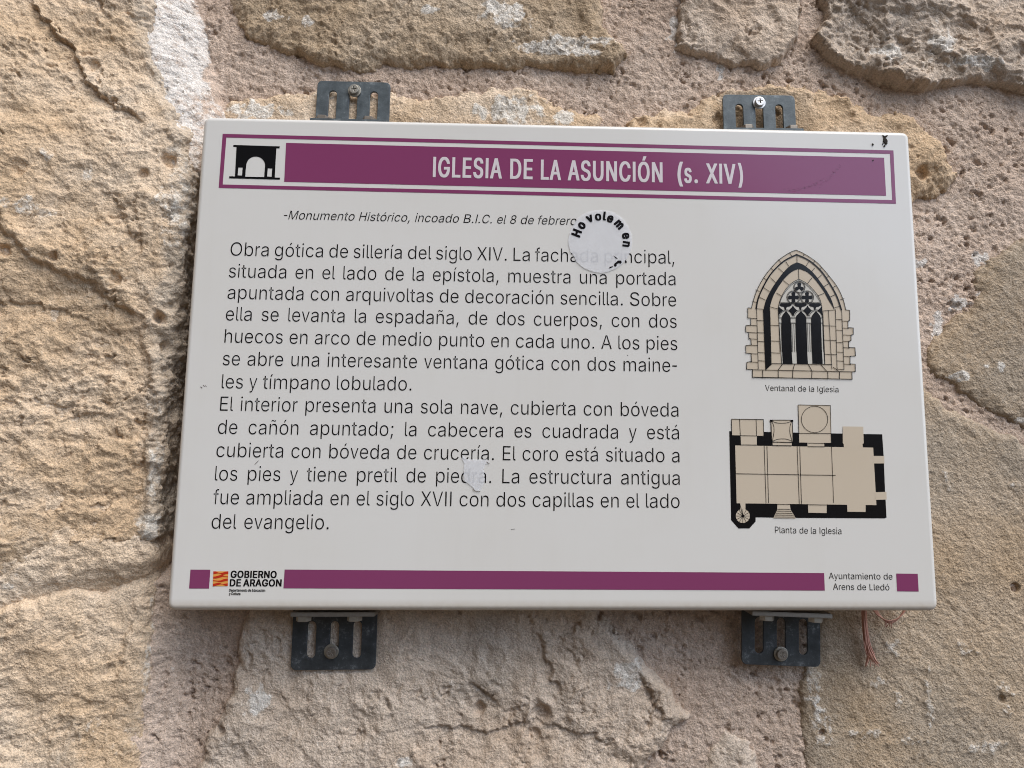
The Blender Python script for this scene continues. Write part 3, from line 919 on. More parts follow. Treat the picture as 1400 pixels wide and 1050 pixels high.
# ------------------------------------------------------------------ letter outlines (cap height 509 units)
GLYPH = {
'(': (273, '89,207 101,324 132,441 177,539 236,539 191,428 161,313 151,207 160,115 188,16 236,-96 177,-96 139,-21 111,55 95,131'),
')': (273, '37,-96 86,18 113,116 122,207 112,313 82,428 37,539 97,539 142,441 173,323 184,207 178,130 161,53 134,-22 97,-96'),
',': (188, '38,-119 68,71 137,71 84,-119'),
'-': (453, '337,244 337,188 114,188 114,244'),
'.': (188, '95,-4 63,9 50,41 63,73 95,87 128,73 141,41 128,9'),
'8': (453, '226,-7 178,-2 136,11 101,33 74,62 57,96 52,135 65,195 101,241 153,265 153,267 119,282 93,308 76,342 70,380 75,417 90,450 114,477 146,498 184,511 226,516 269,511 306,498 337,477 361,450 377,417 382,380 376,342 359,308 333,282 300,267 300,265 351,241 387,195 401,135 395,96 378,62 352,33 317,11 275,-2|226,49 285,60 323,91 337,139 322,189 283,223 226,235 169,223 130,189 115,139 129,91 167,60|226,290 274,300 307,330 319,376 308,420 275,449 226,460 177,449 145,420 133,376 145,330 178,300'),
';': (188, '38,-119 68,71 137,71 84,-119|103,271 71,284 58,316 71,349 103,362 136,349 149,316 136,284'),
'A': (480, '16,0 201,509 276,509 463,0 395,0 287,302 264,372 232,478 245,478 213,371 191,302 85,0|110,142 110,199 370,199 370,142'),
'B': (456, '60,0 60,509 241,509 289,504 329,491 359,469 381,442 394,410 398,374 387,320 356,286 315,267 315,262 363,245 402,203 414,173 418,136 413,100 400,67 377,39 344,18 301,4 247,0|125,57 245,57 296,63 330,80 349,105 355,137 342,184 306,218 248,231 125,231|125,285 238,285 288,296 323,326 336,372 330,403 313,429 283,446 240,452 125,452'),
'C': (510, '267,-7 205,1 150,25 104,63 70,115 48,179 40,254 48,329 70,393 104,445 150,484 205,508 267,516 340,504 402,471 448,418 473,348 408,348 389,395 357,428 315,449 267,456 223,450 184,432 150,403 125,364 109,314 103,254 109,194 125,145 151,105 184,76 223,59 267,53 315,60 357,81 389,114 408,160 473,160 448,91 402,38 341,5'),
'D': (502, '219,0 96,0 96,57 215,57 272,63 318,81 354,110 379,149 394,198 399,255 394,312 379,361 354,399 320,428 275,446 221,452 93,452 93,509 225,509 294,501 353,478 399,441 433,391 455,329 462,255 455,181 433,119 398,68 351,31 291,8|125,509 125,0 60,0 60,509'),
'E': (419, '60,0 60,509 372,509 372,452 125,452 125,286 355,286 355,229 125,229 125,57 375,57 375,0'),
'G': (520, '269,-7 205,1 149,25 104,64 69,116 47,179 40,254 47,329 69,393 103,445 149,484 203,508 265,516 340,504 403,469 449,416 474,349 408,349 387,393 356,427 315,448 265,456 222,450 183,432 150,404 125,364 109,314 103,254 109,194 125,145 151,105 184,76 224,59 269,53 309,57 345,71 374,93 396,123 410,160 415,202 434,199 283,199 283,256 478,256 478,200 471,141 451,91 419,50 377,19 326,0'),
'H': (517, '60,0 60,509 125,509 125,289 392,289 392,509 457,509 457,0 392,0 392,232 125,232 125,0'),
'I': (300, '31,0 31,57 118,57 118,452 31,452 31,509 269,509 269,452 183,452 183,57 269,57 269,0'),
'L': (393, '60,0 60,509 125,509 125,57 361,57 361,0'),
'M': (628, '60,0 60,509 152,509 277,187 287,159 299,123 311,84 322,49 307,49 318,83 330,121 342,158 352,187 476,509 568,509 568,0 504,0 504,291 504,327 505,369 506,413 507,457 513,457 498,409 482,363 467,322 456,291 342,0 286,0 170,291 159,321 145,361 129,408 112,457 119,457 120,416 121,372 122,328 122,291 122,0'),
'N': (523, '60,0 60,509 136,509 343,183 363,151 388,107 414,55 405,54 401,108 399,157 399,195 399,509 463,509 463,0 387,0 202,290 177,331 148,381 108,452 119,454 122,384 124,328 125,291 125,0'),
'O': (533, '267,-7 205,1 150,25 105,63 70,115 48,179 40,254 48,329 70,393 105,445 150,484 205,508 267,516 329,508 384,484 429,445 464,393 486,329 493,254 486,179 464,115 429,63 384,25 329,1|267,53 310,59 349,76 383,105 408,144 425,194 430,254 425,314 408,365 383,404 349,433 310,450 267,456 223,450 184,433 151,404 125,364 109,314 103,254 109,194 125,144 151,105 184,76 223,59'),
'P': (445, '60,0 60,509 235,509 289,503 332,487 366,462 390,430 404,391 409,348 404,304 390,265 366,233 332,207 289,191 235,186 109,186 109,242 233,242 269,246 297,256 318,272 333,294 344,348 333,402 318,423 297,439 268,449 232,452 125,452 125,0'),
'R': (449, '60,0 60,509 236,509 290,504 333,489 367,465 390,433 405,395 409,352 405,309 390,271 367,240 333,217 289,203 236,198 96,198 96,255 234,255 298,267 319,281 334,300 345,352 334,405 319,425 298,440 233,452 125,452 125,0|353,0 230,229 303,229 428,0'),
'S': (447, '224,-9 172,-4 128,9 91,31 64,60 46,96 38,137 104,137 110,110 123,88 166,59 224,49 286,60 329,92 341,114 346,139 332,179 296,205 245,222 184,239 128,260 86,289 60,326 52,372 58,413 75,448 102,476 138,498 180,511 227,516 275,511 316,498 351,476 377,449 394,415 401,378 337,378 326,412 302,437 267,453 225,459 167,448 129,418 115,376 119,352 131,334 169,308 212,293 264,279 312,264 359,238 395,198 408,139 403,99 386,64 360,34 323,11 278,-4'),
'U': (517, '259,-8 203,-2 154,15 114,43 85,80 66,124 60,173 60,509 124,509 124,178 128,144 141,113 160,87 187,68 220,56 259,52 298,56 331,68 357,87 377,113 389,144 393,178 393,509 457,509 457,173 451,124 433,80 403,43 363,15 315,-2'),
'V': (480, '204,0 16,509 84,509 192,206 215,137 248,31 235,31 267,138 290,206 395,509 463,509 278,0'),
'X': (474, '18,0 217,284 217,236 29,509 104,509 178,400 204,361 223,329 243,292 232,292 252,329 272,361 298,400 374,509 446,509 259,239 259,287 456,0 382,0 292,129 268,165 250,195 230,231 244,231 225,196 206,166 182,129 91,0'),
'a': (389, '160,-9 94,5 68,22 48,45 35,73 30,108 43,161 78,193 125,211 178,220 234,227 265,235 276,255 276,257 267,297 240,322 196,331 149,322 118,301 100,274 41,291 57,322 79,346 133,375 194,384 239,379 286,360 322,320 333,290 337,251 337,0 277,0 277,52 272,52 252,25 215,1|170,45 228,59 263,93 276,138 276,190 259,182 231,176 200,171 175,168 134,159 103,139 92,105 102,72 130,52'),
'b': (424, '229,-8 172,4 138,31 118,59 112,59 112,0 53,0 53,509 114,509 114,319 118,319 137,346 171,373 229,384 274,378 313,361 345,332 370,293 385,245 390,189 385,133 370,84 346,45 313,16 274,-2|220,47 253,51 279,66 301,88 316,117 328,189 316,261 301,290 280,311 253,325 220,330 188,325 161,312 140,291 125,263 113,189 125,115 140,86 162,65 188,51'),
'c': (396, '207,-8 159,-2 117,16 82,46 56,85 40,133 34,187 40,243 56,291 82,330 117,360 159,378 207,384 260,377 305,356 340,322 362,277 303,262 290,289 270,311 242,325 207,330 173,325 145,310 124,287 108,258 96,187 108,117 124,89 145,66 173,51 207,46 243,52 271,66 292,89 304,117 363,102 341,56 306,21 261,-1'),
'd': (424, '195,-8 151,-2 111,16 79,45 55,84 39,133 34,189 39,245 55,293 79,332 112,361 151,378 196,384 253,373 287,346 306,319 311,319 311,509 372,509 372,0 313,0 313,59 307,59 287,31 252,4|205,47 236,51 263,65 284,86 299,115 312,189 300,263 284,291 263,312 237,325 205,330 172,325 145,311 124,290 108,261 96,189 109,117 124,88 145,66 172,51'),
'e': (404, '212,-8 161,-2 117,16 82,46 56,85 40,132 34,187 39,242 55,290 81,329 115,359 157,378 205,384 266,374 319,341 357,282 368,242 371,194 371,169 75,169 75,221 338,221 310,202 298,269 283,294 263,314 237,326 205,330 173,326 146,313 109,270 96,211 96,178 100,139 110,106 128,80 151,61 179,50 212,46 254,53 285,73 306,105 365,91 335,39 283,4'),
'f': (254, '228,379 228,327 6,327 6,379|81,0 81,432 84,461 96,486 135,519 187,530 222,527 243,521 227,468 215,472 195,474 171,470 154,460 142,419 142,0'),
'g': (425, '207,-151 134,-140 82,-110 51,-69 101,-41 122,-66 154,-88 207,-97 249,-92 282,-75 304,-47 311,-6 311,68 306,68 287,41 252,16 195,5 152,10 113,27 80,53 55,90 39,136 34,191 39,246 55,293 80,332 112,361 152,378 196,384 253,373 288,346 308,319 313,319 313,379 372,379 372,-9 367,-54 350,-90 324,-117 291,-136|205,59 237,63 264,75 285,95 300,121 312,193 300,264 285,291 264,312 237,325 205,330 172,325 145,312 124,290 109,262 96,193 109,123 124,96 145,76 172,63'),
'h': (410, '114,227 114,0 53,0 53,509 114,509 114,287 102,287 124,332 152,362 187,379 227,384 264,380 295,369 321,349 341,321 353,285 357,240 357,0 296,0 296,235 290,275 273,304 246,323 210,329 161,317 126,283'),
'i': (167, '53,0 53,379 114,379 114,0|84,443 54,455 41,483 54,512 84,524 114,512 126,483 114,455'),
'l': (189, '139,-2 101,3 74,20 58,47 53,84 53,509 114,509 114,99 120,62 146,52 160,53 170,54 181,3 162,-1'),
'm': (610, '53,0 53,379 112,379 112,295 108,295 132,346 172,376 219,386 257,380 287,361 309,331 321,295 312,295 337,343 381,375 437,386 497,372 522,354 541,328 553,296 557,255 557,0 496,0 496,254 490,289 473,313 447,326 419,330 374,320 345,290 335,247 335,0 274,0 274,260 269,288 253,311 229,326 199,330 158,320 126,289 114,238 114,0'),
'n': (410, '114,227 114,0 53,0 53,379 112,379 112,287 102,287 124,332 152,362 187,379 227,384 264,380 295,369 321,349 341,321 353,285 357,240 357,0 296,0 296,235 290,275 273,304 246,323 210,329 161,317 126,283'),
'o': (415, '207,-8 159,-2 117,16 82,46 56,85 40,133 34,187 40,243 56,291 82,330 117,360 159,378 207,384 256,378 299,360 333,330 359,291 376,243 381,187 376,133 359,85 333,46 299,16 256,-2|207,46 242,51 270,66 292,89 307,117 319,187 307,258 292,287 270,310 242,325 207,330 173,325 145,310 124,287 108,258 96,187 108,117 124,89 145,66 173,51'),
'p': (424, '53,-143 53,379 112,379 112,319 118,319 137,346 171,373 229,384 274,378 313,361 345,332 370,293 385,245 390,189 385,133 370,84 346,45 313,16 274,-2 229,-8 173,4 138,31 118,59 114,59 114,-143|220,47 253,51 279,66 301,88 316,117 328,189 316,261 301,290 280,311 253,325 220,330 188,325 161,312 140,291 125,263 113,189 125,115 140,86 162,65 188,51'),
'q': (424, '372,-143 311,-143 311,59 306,59 287,31 252,4 195,-8 151,-2 111,16 79,45 55,84 39,133 34,189 39,245 55,293 79,332 112,361 151,378 196,384 253,373 287,346 307,319 313,319 313,379 372,379|205,47 236,51 263,65 284,86 299,115 312,189 300,263 284,291 263,312 237,325 205,330 172,325 145,311 124,290 108,261 96,189 109,117 124,88 145,66 172,51'),
'r': (259, '53,0 53,379 112,379 112,321 115,321 130,347 152,367 181,380 213,385 229,384 243,384 243,322 230,324 207,326 159,315 126,284 114,237 114,0'),
's': (365, '182,-8 112,3 62,38 45,63 36,94 94,107 105,79 124,60 150,49 181,45 217,50 244,62 262,81 268,103 254,136 212,155 149,170 104,186 72,208 53,237 47,274 51,305 65,332 87,354 115,370 187,384 254,372 299,339 324,290 268,277 243,316 219,328 187,333 156,329 131,317 114,299 109,277 112,258 124,243 172,223 229,209 275,194 306,171 325,142 331,107 326,75 312,47 290,24 260,6 223,-5'),
't': (227, '204,379 204,327 6,327 6,379|65,471 126,471 126,98 136,61 170,50 185,51 202,54 213,2 192,-3 168,-4 125,2 92,21 72,52 65,93'),
'u': (410, '182,-5 146,-1 115,11 89,31 69,59 57,95 53,139 53,379 114,379 114,144 119,105 137,75 164,56 200,50 249,62 283,97 296,153 296,379 357,379 357,0 298,0 298,92 307,92 286,47 257,17 222,0'),
'v': (389, '163,0 17,379 84,379 165,155 187,87 206,21 184,21 203,87 224,155 305,379 371,379 226,0'),
'y': (389, '47,-139 61,-86 71,-87 104,-89 130,-74 151,-36 163,-1 17,379 84,379 165,155 187,87 206,21 184,21 202,87 224,155 305,379 371,379 204,-58 177,-107 139,-136 91,-145 65,-143'),
'Ó': (533, '267,-7 205,1 150,25 105,63 70,115 48,179 40,254 48,329 70,393 105,445 150,484 205,508 267,516 329,508 384,484 429,445 464,393 486,329 493,254 486,179 464,115 429,63 384,25 329,1|267,53 310,59 349,76 383,105 408,144 425,194 430,254 425,314 408,365 383,404 349,433 310,450 267,456 223,450 184,433 151,404 125,364 109,314 103,254 109,194 125,144 151,105 184,76 223,59|240,558 288,659 356,659 290,558'),
'á': (389, '160,-9 94,5 68,22 48,45 35,73 30,108 43,161 78,193 125,211 178,220 234,227 265,235 276,255 276,257 267,297 240,322 196,331 149,322 118,301 100,274 41,291 57,322 79,346 133,375 194,384 239,379 286,360 322,320 333,290 337,251 337,0 277,0 277,52 272,52 252,25 215,1|170,45 228,59 263,93 276,138 276,190 259,182 231,176 200,171 175,168 134,159 103,139 92,105 102,72 130,52|162,429 210,529 278,529 212,429'),
'í': (167, '53,0 53,379 114,379 114,0|57,429 104,529 173,529 107,429'),
'ñ': (410, '114,227 114,0 53,0 53,379 112,379 112,287 102,287 124,332 152,362 187,379 227,384 264,380 295,369 321,349 341,321 353,285 357,240 357,0 296,0 296,235 290,275 273,304 246,323 210,329 161,317 126,283|250,446 225,450 202,460 182,470 167,475 153,466 149,448 106,448 120,498 137,513 161,518 185,514 207,504 226,494 243,490 256,496 262,517 304,517 289,466 272,451'),
'ó': (415, '207,-8 159,-2 117,16 82,46 56,85 40,133 34,187 40,243 56,291 82,330 117,360 159,378 207,384 256,378 299,360 333,330 359,291 376,243 381,187 376,133 359,85 333,46 299,16 256,-2|207,46 242,51 270,66 292,89 307,117 319,187 307,258 292,287 270,310 242,325 207,330 173,325 145,310 124,287 108,258 96,187 108,117 124,89 145,66 173,51|181,429 228,529 297,529 231,429'),
}
LOOPS = {c: (a, [np.array([[float(k) for k in p.split(',')] for p in l.split(' ')]) for l in s.split('|')]) for c, (a, s) in GLYPH.items()}
LOOPS['I'] = (185, [np.array([[60., 0.], [60., 509.], [125., 509.], [125., 0.]])])
HADV = dict(a=537, b=593, c=537, d=593, e=537, f=296, g=574, h=556, i=222, l=222, m=853, n=556, o=574, p=593, q=593, r=333, s=481, t=315, u=556, v=481, x=481, y=481)
HADV.update({'á': 537, 'ó': 574, 'í': 222, 'ñ': 556, '.': 278, ',': 278, ';': 278, '-': 389, 'A': 648, 'B': 685, 'E': 574, 'I': 259, 'L': 537, 'O': 760, 'S': 648, 'V': 611, 'X': 611})


def offset_loop(P, dx, dy):
    """move an outline outwards (its own winding) by dx sideways and dy up and down"""
    n = len(P)
    Q = np.roll(P, 1, 0)
    R = np.roll(P, -1, 0)
    a, b = P - Q, R - P
    na = np.stack([-a[:, 1], a[:, 0]], 1) / (np.linalg.norm(a, axis=1, keepdims=True) + 1e-9)
    nb = np.stack([-b[:, 1], b[:, 0]], 1) / (np.linalg.norm(b, axis=1, keepdims=True) + 1e-9)
    m = na + nb
    m = m / np.maximum((m * nb).sum(1, keepdims=True), 0.35)
    # keep the miter short
    l = np.linalg.norm(m, axis=1, keepdims=True)
    m = m / np.maximum(l / 1.8, 1.0)
    return P + m * np.array([dx, dy])


def area(P):
    x, y = P[:, 0], P[:, 1]
    return 0.5 * (x * np.roll(y, -1) - y * np.roll(x, -1)).sum()


# outer outlines of the stored letters run clockwise (so left of travel is outside)
_CW = area(LOOPS['I'][1][0]) < 0


def glyph(c, xs, dx, dy):
    adv, lps = LOOPS[c]
    sgn = 1.0 if _CW else -1.0
    return adv * xs, [offset_loop(l * np.array([xs, 1.0]), sgn * dx, sgn * dy) for l in lps]


def text(s, p0, p1, cap, dx=0.0, dy=None, slant=0.0, helv=False, fit='spaces', xs=1.0, track=0.0):
    """letter outlines in mm running from p0 to p1 (points on the sign, mm); cap = capital height in mm"""
    dy = dx if dy is None else dy
    k = cap / (509.0 + 2 * dy)
    items, pen = [], 0.0
    for c in s:
        if c == ' ':
            items.append((None, pen, None))
            pen += (278 * 0.912 * 0.714 if helv else 150 * xs)
            continue
        if helv:
            target = HADV.get(c, LOOPS[c][0] * 0.94 / 0.713) * 0.713 * 0.92
            gx = min(max(target / LOOPS[c][0], 0.80), 1.06)
            a, lp = glyph(c, gx, dx, dy)
            off = (target - a) / 2
            items.append((lp, pen + off, c))
            pen += target + track
        else:
            a, lp = glyph(c, xs, dx, dy)
            items.append((lp, pen, c))
            pen += a + track
    first = next(i for i in items if i[0])
    last = [i for i in items if i[0]][-1]
    x_lo = first[1] + min(l[:, 0].min() for l in first[0])
    x_hi = last[1] + max(l[:, 0].max() for l in last[0])
    p0, p1 = np.array(p0, float), np.array(p1, float)
    D = np.linalg.norm(p1 - p0)
    d = (p1 - p0) / D
    nrm = np.array([-d[1], d[0]])
    ns = sum(1 for i in items if i[0] is None)
    extra, sx = 0.0, k
    if fit == 'spaces' and ns:
        extra = (D / k - (x_hi - x_lo)) / ns
    else:
        sx = D / (x_hi - x_lo)
    out, sh = [], 0.0
    for lp, x, c in items:
        if lp is None:
            sh += extra
            continue
        g = []
        for l in lp:
            X = (l[:, 0] + x + sh - x_lo) * sx + slant * l[:, 1] * k
            Y = (l[:, 1] + dy) * k if c not in 'gpqy,;' else (l[:, 1]) * k
            g.append(p0 + X[:, None] * d + Y[:, None] * nrm)
        out.append(g)
    return out


def bolder(groups, dx, dz, k):
    """heavier printing: each letter overprinted a little to each side (k = mm per unit)"""
    out = []
    for g in groups:
        for sx, sz in ((0, 0), (-1, -1), (1, -1), (-1, 1), (1, 1)):
            out.append([l + np.array([sx * dx * k, sz * dz * k]) for l in g])
    return out


def mm(u, v):
    return sg(u, v) * 1000.0


# ------------------------------------------------------------------ materials of the sign
def enamel(name, col, rough=0.16, grime=0.0, ior=1.48):
    m, nt, b = material(name)
    co = N(nt, 'ShaderNodeTexCoord').outputs['Object']
    n1 = noise(nt, co, 9, 4, 0.6)
    n2 = noise(nt, co, 160, 3, 0.6)
    base = (*col, 1)
    dirt = tuple(x * y for x, y in zip(col, (0.93, 0.91, 0.87)))
    f = math_(nt, 'MULTIPLY', math_(nt, 'SUBTRACT', n1, 0.42), 2.0, True)
    c = mixrgb(nt, math_(nt, 'MULTIPLY', f, 0.5), base, dirt)
    if grime:
        # rain-washed dust in faint upright streaks
        mp = N(nt, 'ShaderNodeMapping')
        mp.inputs['Scale'].default_value = (70, 1, 5)
        nt.links.new(co, mp.inputs[0])
        st = noise(nt, mp.outputs[0], 1.0, 4, 0.65)
        st = math_(nt, 'MULTIPLY', math_(nt, 'SUBTRACT', st, 0.48), 2.5, True)
        st = math_(nt, 'MULTIPLY', st, math_(nt, 'MULTIPLY', math_(nt, 'SUBTRACT', n1, 0.35), 2.0, True))
        c = mixrgb(nt, math_(nt, 'MULTIPLY', st, 0.16), c, (0.50, 0.45, 0.38))
        # road dust gathered along the lower rolled edge
        ge = N(nt, 'ShaderNodeSeparateXYZ')
        nt.links.new(co, ge.inputs[0])
        z = math_(nt, 'MULTIPLY', math_(nt, 'SUBTRACT', -0.1930, ge.outputs[2]), 150.0, True)
        z = math_(nt, 'MULTIPLY', z, math_(nt, 'ADD', 0.45, math_(nt, 'MULTIPLY', n2, 0.6)))
        c = mixrgb(nt, math_(nt, 'MULTIPLY', z, grime), c, (0.42, 0.34, 0.25))
    nt.links.new(c, b.inputs['Base Color'])
    r = math_(nt, 'ADD', rough, math_(nt, 'MULTIPLY', math_(nt, 'SUBTRACT', n2, 0.5), 0.08))
    nt.links.new(r, b.inputs['Roughness'])
    b.inputs['IOR'].default_value = ior
    bp = N(nt, 'ShaderNodeBump')
    bp.inputs['Strength'].default_value = 0.05
    bp.inputs['Distance'].default_value = 0.002
    nt.links.new(noise(nt, co, 14, 3, 0.5), bp.inputs['Height'])
    nt.links.new(bp.outputs[0], b.inputs['Normal'])
    return m


WHITE = enamel('white_enamel', (0.735, 0.72, 0.695), grime=0.75)
PURPLE = enamel('purple_print', (0.235, 0.050, 0.138))
PINKW = enamel('pale_print', (0.72, 0.66, 0.69))
BLACK = enamel('black_print', (0.0055, 0.0055, 0.007))
BEIGE = enamel('beige_print', (0.62, 0.53, 0.42))
GREYW = enamel('grey_print', (0.62, 0.60, 0.55))
RED = enamel('red_print', (0.53, 0.035, 0.014))
YELLOW = enamel('yellow_print', (0.80, 0.37, 0.085))

# ------------------------------------------------------------------ the sign
sign = empty('information_sign', (0, 0.011, -SH / 2))
tag(sign, 'white enamel information sign with purple title bar fixed to the stone wall', 'sign', kind='thing')


def on_sign(o, parent=None):
    o.parent = parent or sign
    if parent is None:
        o.matrix_parent_inverse = Matrix.Translation(-Vector(sign.location))
    return o


def rrect(w, h, r, n=6):
    P = []
    for cx, cz, a0 in ((w / 2 - r, h / 2 - r, 0), (-w / 2 + r, h / 2 - r, 90), (-w / 2 + r, -h / 2 + r, 180), (w / 2 - r, -h / 2 + r, 270)):
        for k in range(n + 1):
            a = math.radians(a0 + 90 * k / n)
            P.append((cx + r * math.cos(a), cz + r * math.sin(a)))
    return P


def panel():
    fr, dep = 0.0042, 0.022
    rings = []
    for k in range(9):
        a = math.radians(90 * k / 8)
        ins = fr * (1 - math.sin(a))
        rings.append((ins, fr * (1 - math.cos(a)), max(0.0062 - ins, 0.0012)))
    rings.append((0.0, dep, 0.0062))
    rings.append((0.0025, dep + 0.001, 0.005))
    V, F = [], []
    for ins, y, r in rings:
        for x, z in rrect(SW - 2 * ins, SH - 2 * ins, r):
            V.append((x, y, z))
    n = len(rrect(1, 1, 0.1))
    F.append(tuple(range(n)))
    for i in range(len(rings) - 1):
        for k in range(n):
            F.append((i * n + k, (i + 1) * n + k, (i + 1) * n + (k + 1) % n, i * n + (k + 1) % n))
    F.append(tuple((len(rings) - 1) * n + k for k in range(n))[::-1])
    me = mesh_from(V, F, True)
    me.polygons[0].use_smooth = False
    o = link('panel', me, WHITE)
    import bmesh
    bm = bmesh.new()
    bm.from_mesh(me)
    bmesh.ops.recalc_face_normals(bm, faces=bm.faces)
    bm.to_mesh(me)
    bm.free()
    return on_sign(o)


panel()
Y1, Y2, Y3 = -0.00016, -0.00030, -0.00044


def quad(pts):
    return [mm(*p) for p in pts]


o = sheet('title_border', [[quad([(304.5, 183), (1221.4, 205.7), (1224.9, 278.6), (299, 257)]), quad([(309.6, 188), (1216.7, 210.4), (1219.8, 273.6), (304.6, 252.3)])]], Y1, PURPLE, None)
on_sign(o)
band = on_sign(sheet('title_band', [[quad([(391.2, 195.4), (1208.6, 215.7), (1211.4, 267.7), (388.6, 248.6)])]], Y1, PURPLE, None))
groups = []
for s, u0, v0, u1, v1, xs in (('IGLESIA', 591.6, 242.4, 686.2, 244.5, .60), ('DE', 697.2, 244.8, 728.2, 245.5, .60), ('LA', 739.2, 246, 767, 246.6, .60),
                              ('ASUNCIÓN', 776, 246.9, 906, 249.7, .60), ('s', 935.2, 250.3, 945.8, 250.6, .62), ('.', 949.2, 250.7, 954.2, 250.8, .9), ('XIV', 965.2, 251, 1006, 251.9, .60),
                              ('(', 926, 250.2, 933.8, 250.4, .62), (')', 1009.2, 251.9, 1016.2, 252, .62)):
    groups += bolder(text(s, mm(u0 + .8, v0 - .4), mm(u1 - .8, v1 - .4), 17.6, dx=3.0, dy=2.0, fit='scale', xs=xs, track=30), 13, 5, 17.6 / 509)
sheet('title_lettering', groups, Y2, PINKW, band)

# emblem of a monument gate
E0 = lambda X, Y: mm(290 + X / 10.0, 170 + Y / 10.0)
arch = [E0(455, 716), E0(459, 650), E0(468, 565)] + [E0(597 + 129 * math.cos(a), 565 - 124 * math.sin(a)) for a in np.linspace(math.pi * .97, 0.03 * math.pi, 16)] + [E0(724, 570), E0(718, 650), E0(713, 721)]
on_sign(sheet('gate_emblem', [[[E0(292, 282), E0(928, 302), E0(922, 330), E0(290, 308)]],
                              [[E0(335, 300), E0(880, 318), E0(857, 728), E0(313, 716)], arch, [E0(360, 590), E0(418, 592), E0(410, 700), E0(350, 698)], [E0(762, 602), E0(822, 604), E0(815, 717), E0(753, 714)]],
                              [[E0(235, 710), E0(930, 730), E0(925, 757), E0(235, 738)]]], Y1, BLACK, None))

on_sign(sheet('subtitle_lettering', text('-Monumento Histórico, incoado B.I.C. el 8 de febrero', mm(387, 299.6), mm(787.2, 307.7), 7.45, dx=-3.0, slant=0.21, fit='scale', helv=True), Y1, BLACK, None))

BODY = [("Obra gótica de sillería del siglo XIV. La fachada principal,", 314.8, 349.4, 922, 360.6),
        ("situada en el lado de la epístola, muestra una portada", 312.8, 379.2, 923.6, 390),
        ("apuntada con arquivoltas de decoración sencilla. Sobre", 311, 408.6, 924.4, 418.8),
        ("ella se levanta la espadaña, de dos cuerpos, con dos", 308.6, 438, 925.2, 448.2),
        ("huecos en arco de medio punto en cada uno. A los pies", 306.8, 468.4, 926, 478.6),
        ("se abre una interesante ventana gótica con dos maine-", 304.4, 499.2, 925.6, 508.4),
        ("les y tímpano lobulado.", 303, 530.8, 562.6, 533.9),
        ("El interior presenta una sola nave, cubierta con bóveda", 300.6, 561.4, 927.6, 569.6),
        ("de cañón apuntado; la cabecera es cuadrada y está", 297.6, 593, 928.4, 600.6),
        ("cubierta con bóveda de crucería. El coro está situado a", 295.6, 624.6, 929, 632),
        ("los pies y tiene pretil de piedra. La estructura antigua", 293.8, 656.8, 929.4, 662.8),
        ("fue ampliada en el siglo XVII con dos capillas en el lado", 291.4, 689.2, 929.2, 694.4),
        ("del evangelio.", 289, 722.6, 449.4, 723.6)]
for a, b in ((0, 7), (7, 13)):
    groups = []
    for s, u0, v0, u1, v1 in BODY[a:b]:
        groups += text(s, mm(u0, v0), mm(u1, v1), 11.35, dx=-6.2, helv=True)
    on_sign(sheet('body_lettering', groups, Y1, BLACK, None))

# footer
FA = [(260.5, 778.7), (287.7, 778.8), (285.9, 804.7), (258.6, 804.6)]
FB = [(389.2, 778.6), (1126.7, 783.4), (1127.6, 807.4), (387.6, 804.3)]
FC = [(1225.3, 784.1), (1254.6, 784.4), (1255.9, 808.7), (1226.4, 808.4)]
for q in (FA, FB, FC):
    on_sign(sheet('footer_bar', [[quad(q)]], Y1, PURPLE, None))
logo = on_sign(sheet('government_flag', [[[mm(291.8, 781.0), mm(312.2, 781.0), mm(311.6, 801.4), mm(291.0, 801.6)]]], Y1, YELLOW, None))
K = lambda X, Y: mm(284 + X / 30.875, 774 + Y / 30.875)


def band_poly(top, bot):
    return [[K(*p) for p in top] + [K(*p) for p in bot[::-1]]]


sheet('red_stripes', [
    band_poly([(245, 215), (360, 225), (450, 270), (560, 285), (640, 270), (740, 230), (880, 215)], [(240, 330), (330, 325), (440, 300), (540, 315), (600, 350), (640, 372), (720, 350), (800, 330), (875, 325)]),
    band_poly([(240, 445), (340, 430), (450, 400), (560, 365), (600, 345), (640, 372), (700, 410), (780, 425), (860, 430)], [(235, 525), (330, 520), (440, 500), (560, 470), (640, 440), (720, 445), (800, 460), (858, 470)]),
    band_poly([(230, 590), (330, 600), (430, 610), (560, 600), (660, 555), (760, 530), (858, 525)], [(228, 630), (320, 632), (400, 640), (480, 665), (560, 675), (640, 655), (740, 630), (856, 612)]),
    band_poly([(225, 745), (330, 725), (430, 700), (520, 700), (600, 745), (660, 755), (740, 735), (856, 720)], [(220, 850), (330, 825), (440, 795), (560, 760), (640, 770), (700, 805), (780, 830), (852, 828)]),
], Y2, RED, logo)
on_sign(sheet('government_lettering',
              bolder(text('GOBIERNO', mm(315.6, 789.7), mm(377.8, 790.1), 5.2, dx=4, fit='scale', xs=.9, track=22), 24, 14, 5.2 / 509) +
              bolder(text('DE ARAGON', mm(314.4, 801.4), mm(384.5, 801.6), 5.2, dx=4, fit='scale', xs=.9, track=22), 24, 14, 5.2 / 509) +
              bolder(text('Departamento de Educación', mm(313.4, 808.6), mm(362.5, 808.9), 1.95, fit='scale', xs=.9, track=20), 24, 14, 1.95 / 509) +
              bolder(text('y Cultura', mm(313.2, 813.4), mm(328.6, 813.5), 1.95, fit='scale', xs=.9, track=20), 24, 14, 1.95 / 509), Y1, BLACK, None))
on_sign(sheet('council_lettering',
              text('Ayuntamiento de', mm(1133.1, 791.5), mm(1220.2, 792.3), 4.9, dx=-2, helv=True, fit='scale') +
              text('Arens de Lledó', mm(1139, 806.3), mm(1216, 807.0), 4.9, dx=-2, helv=True, fit='scale'), Y1, BLACK, None))
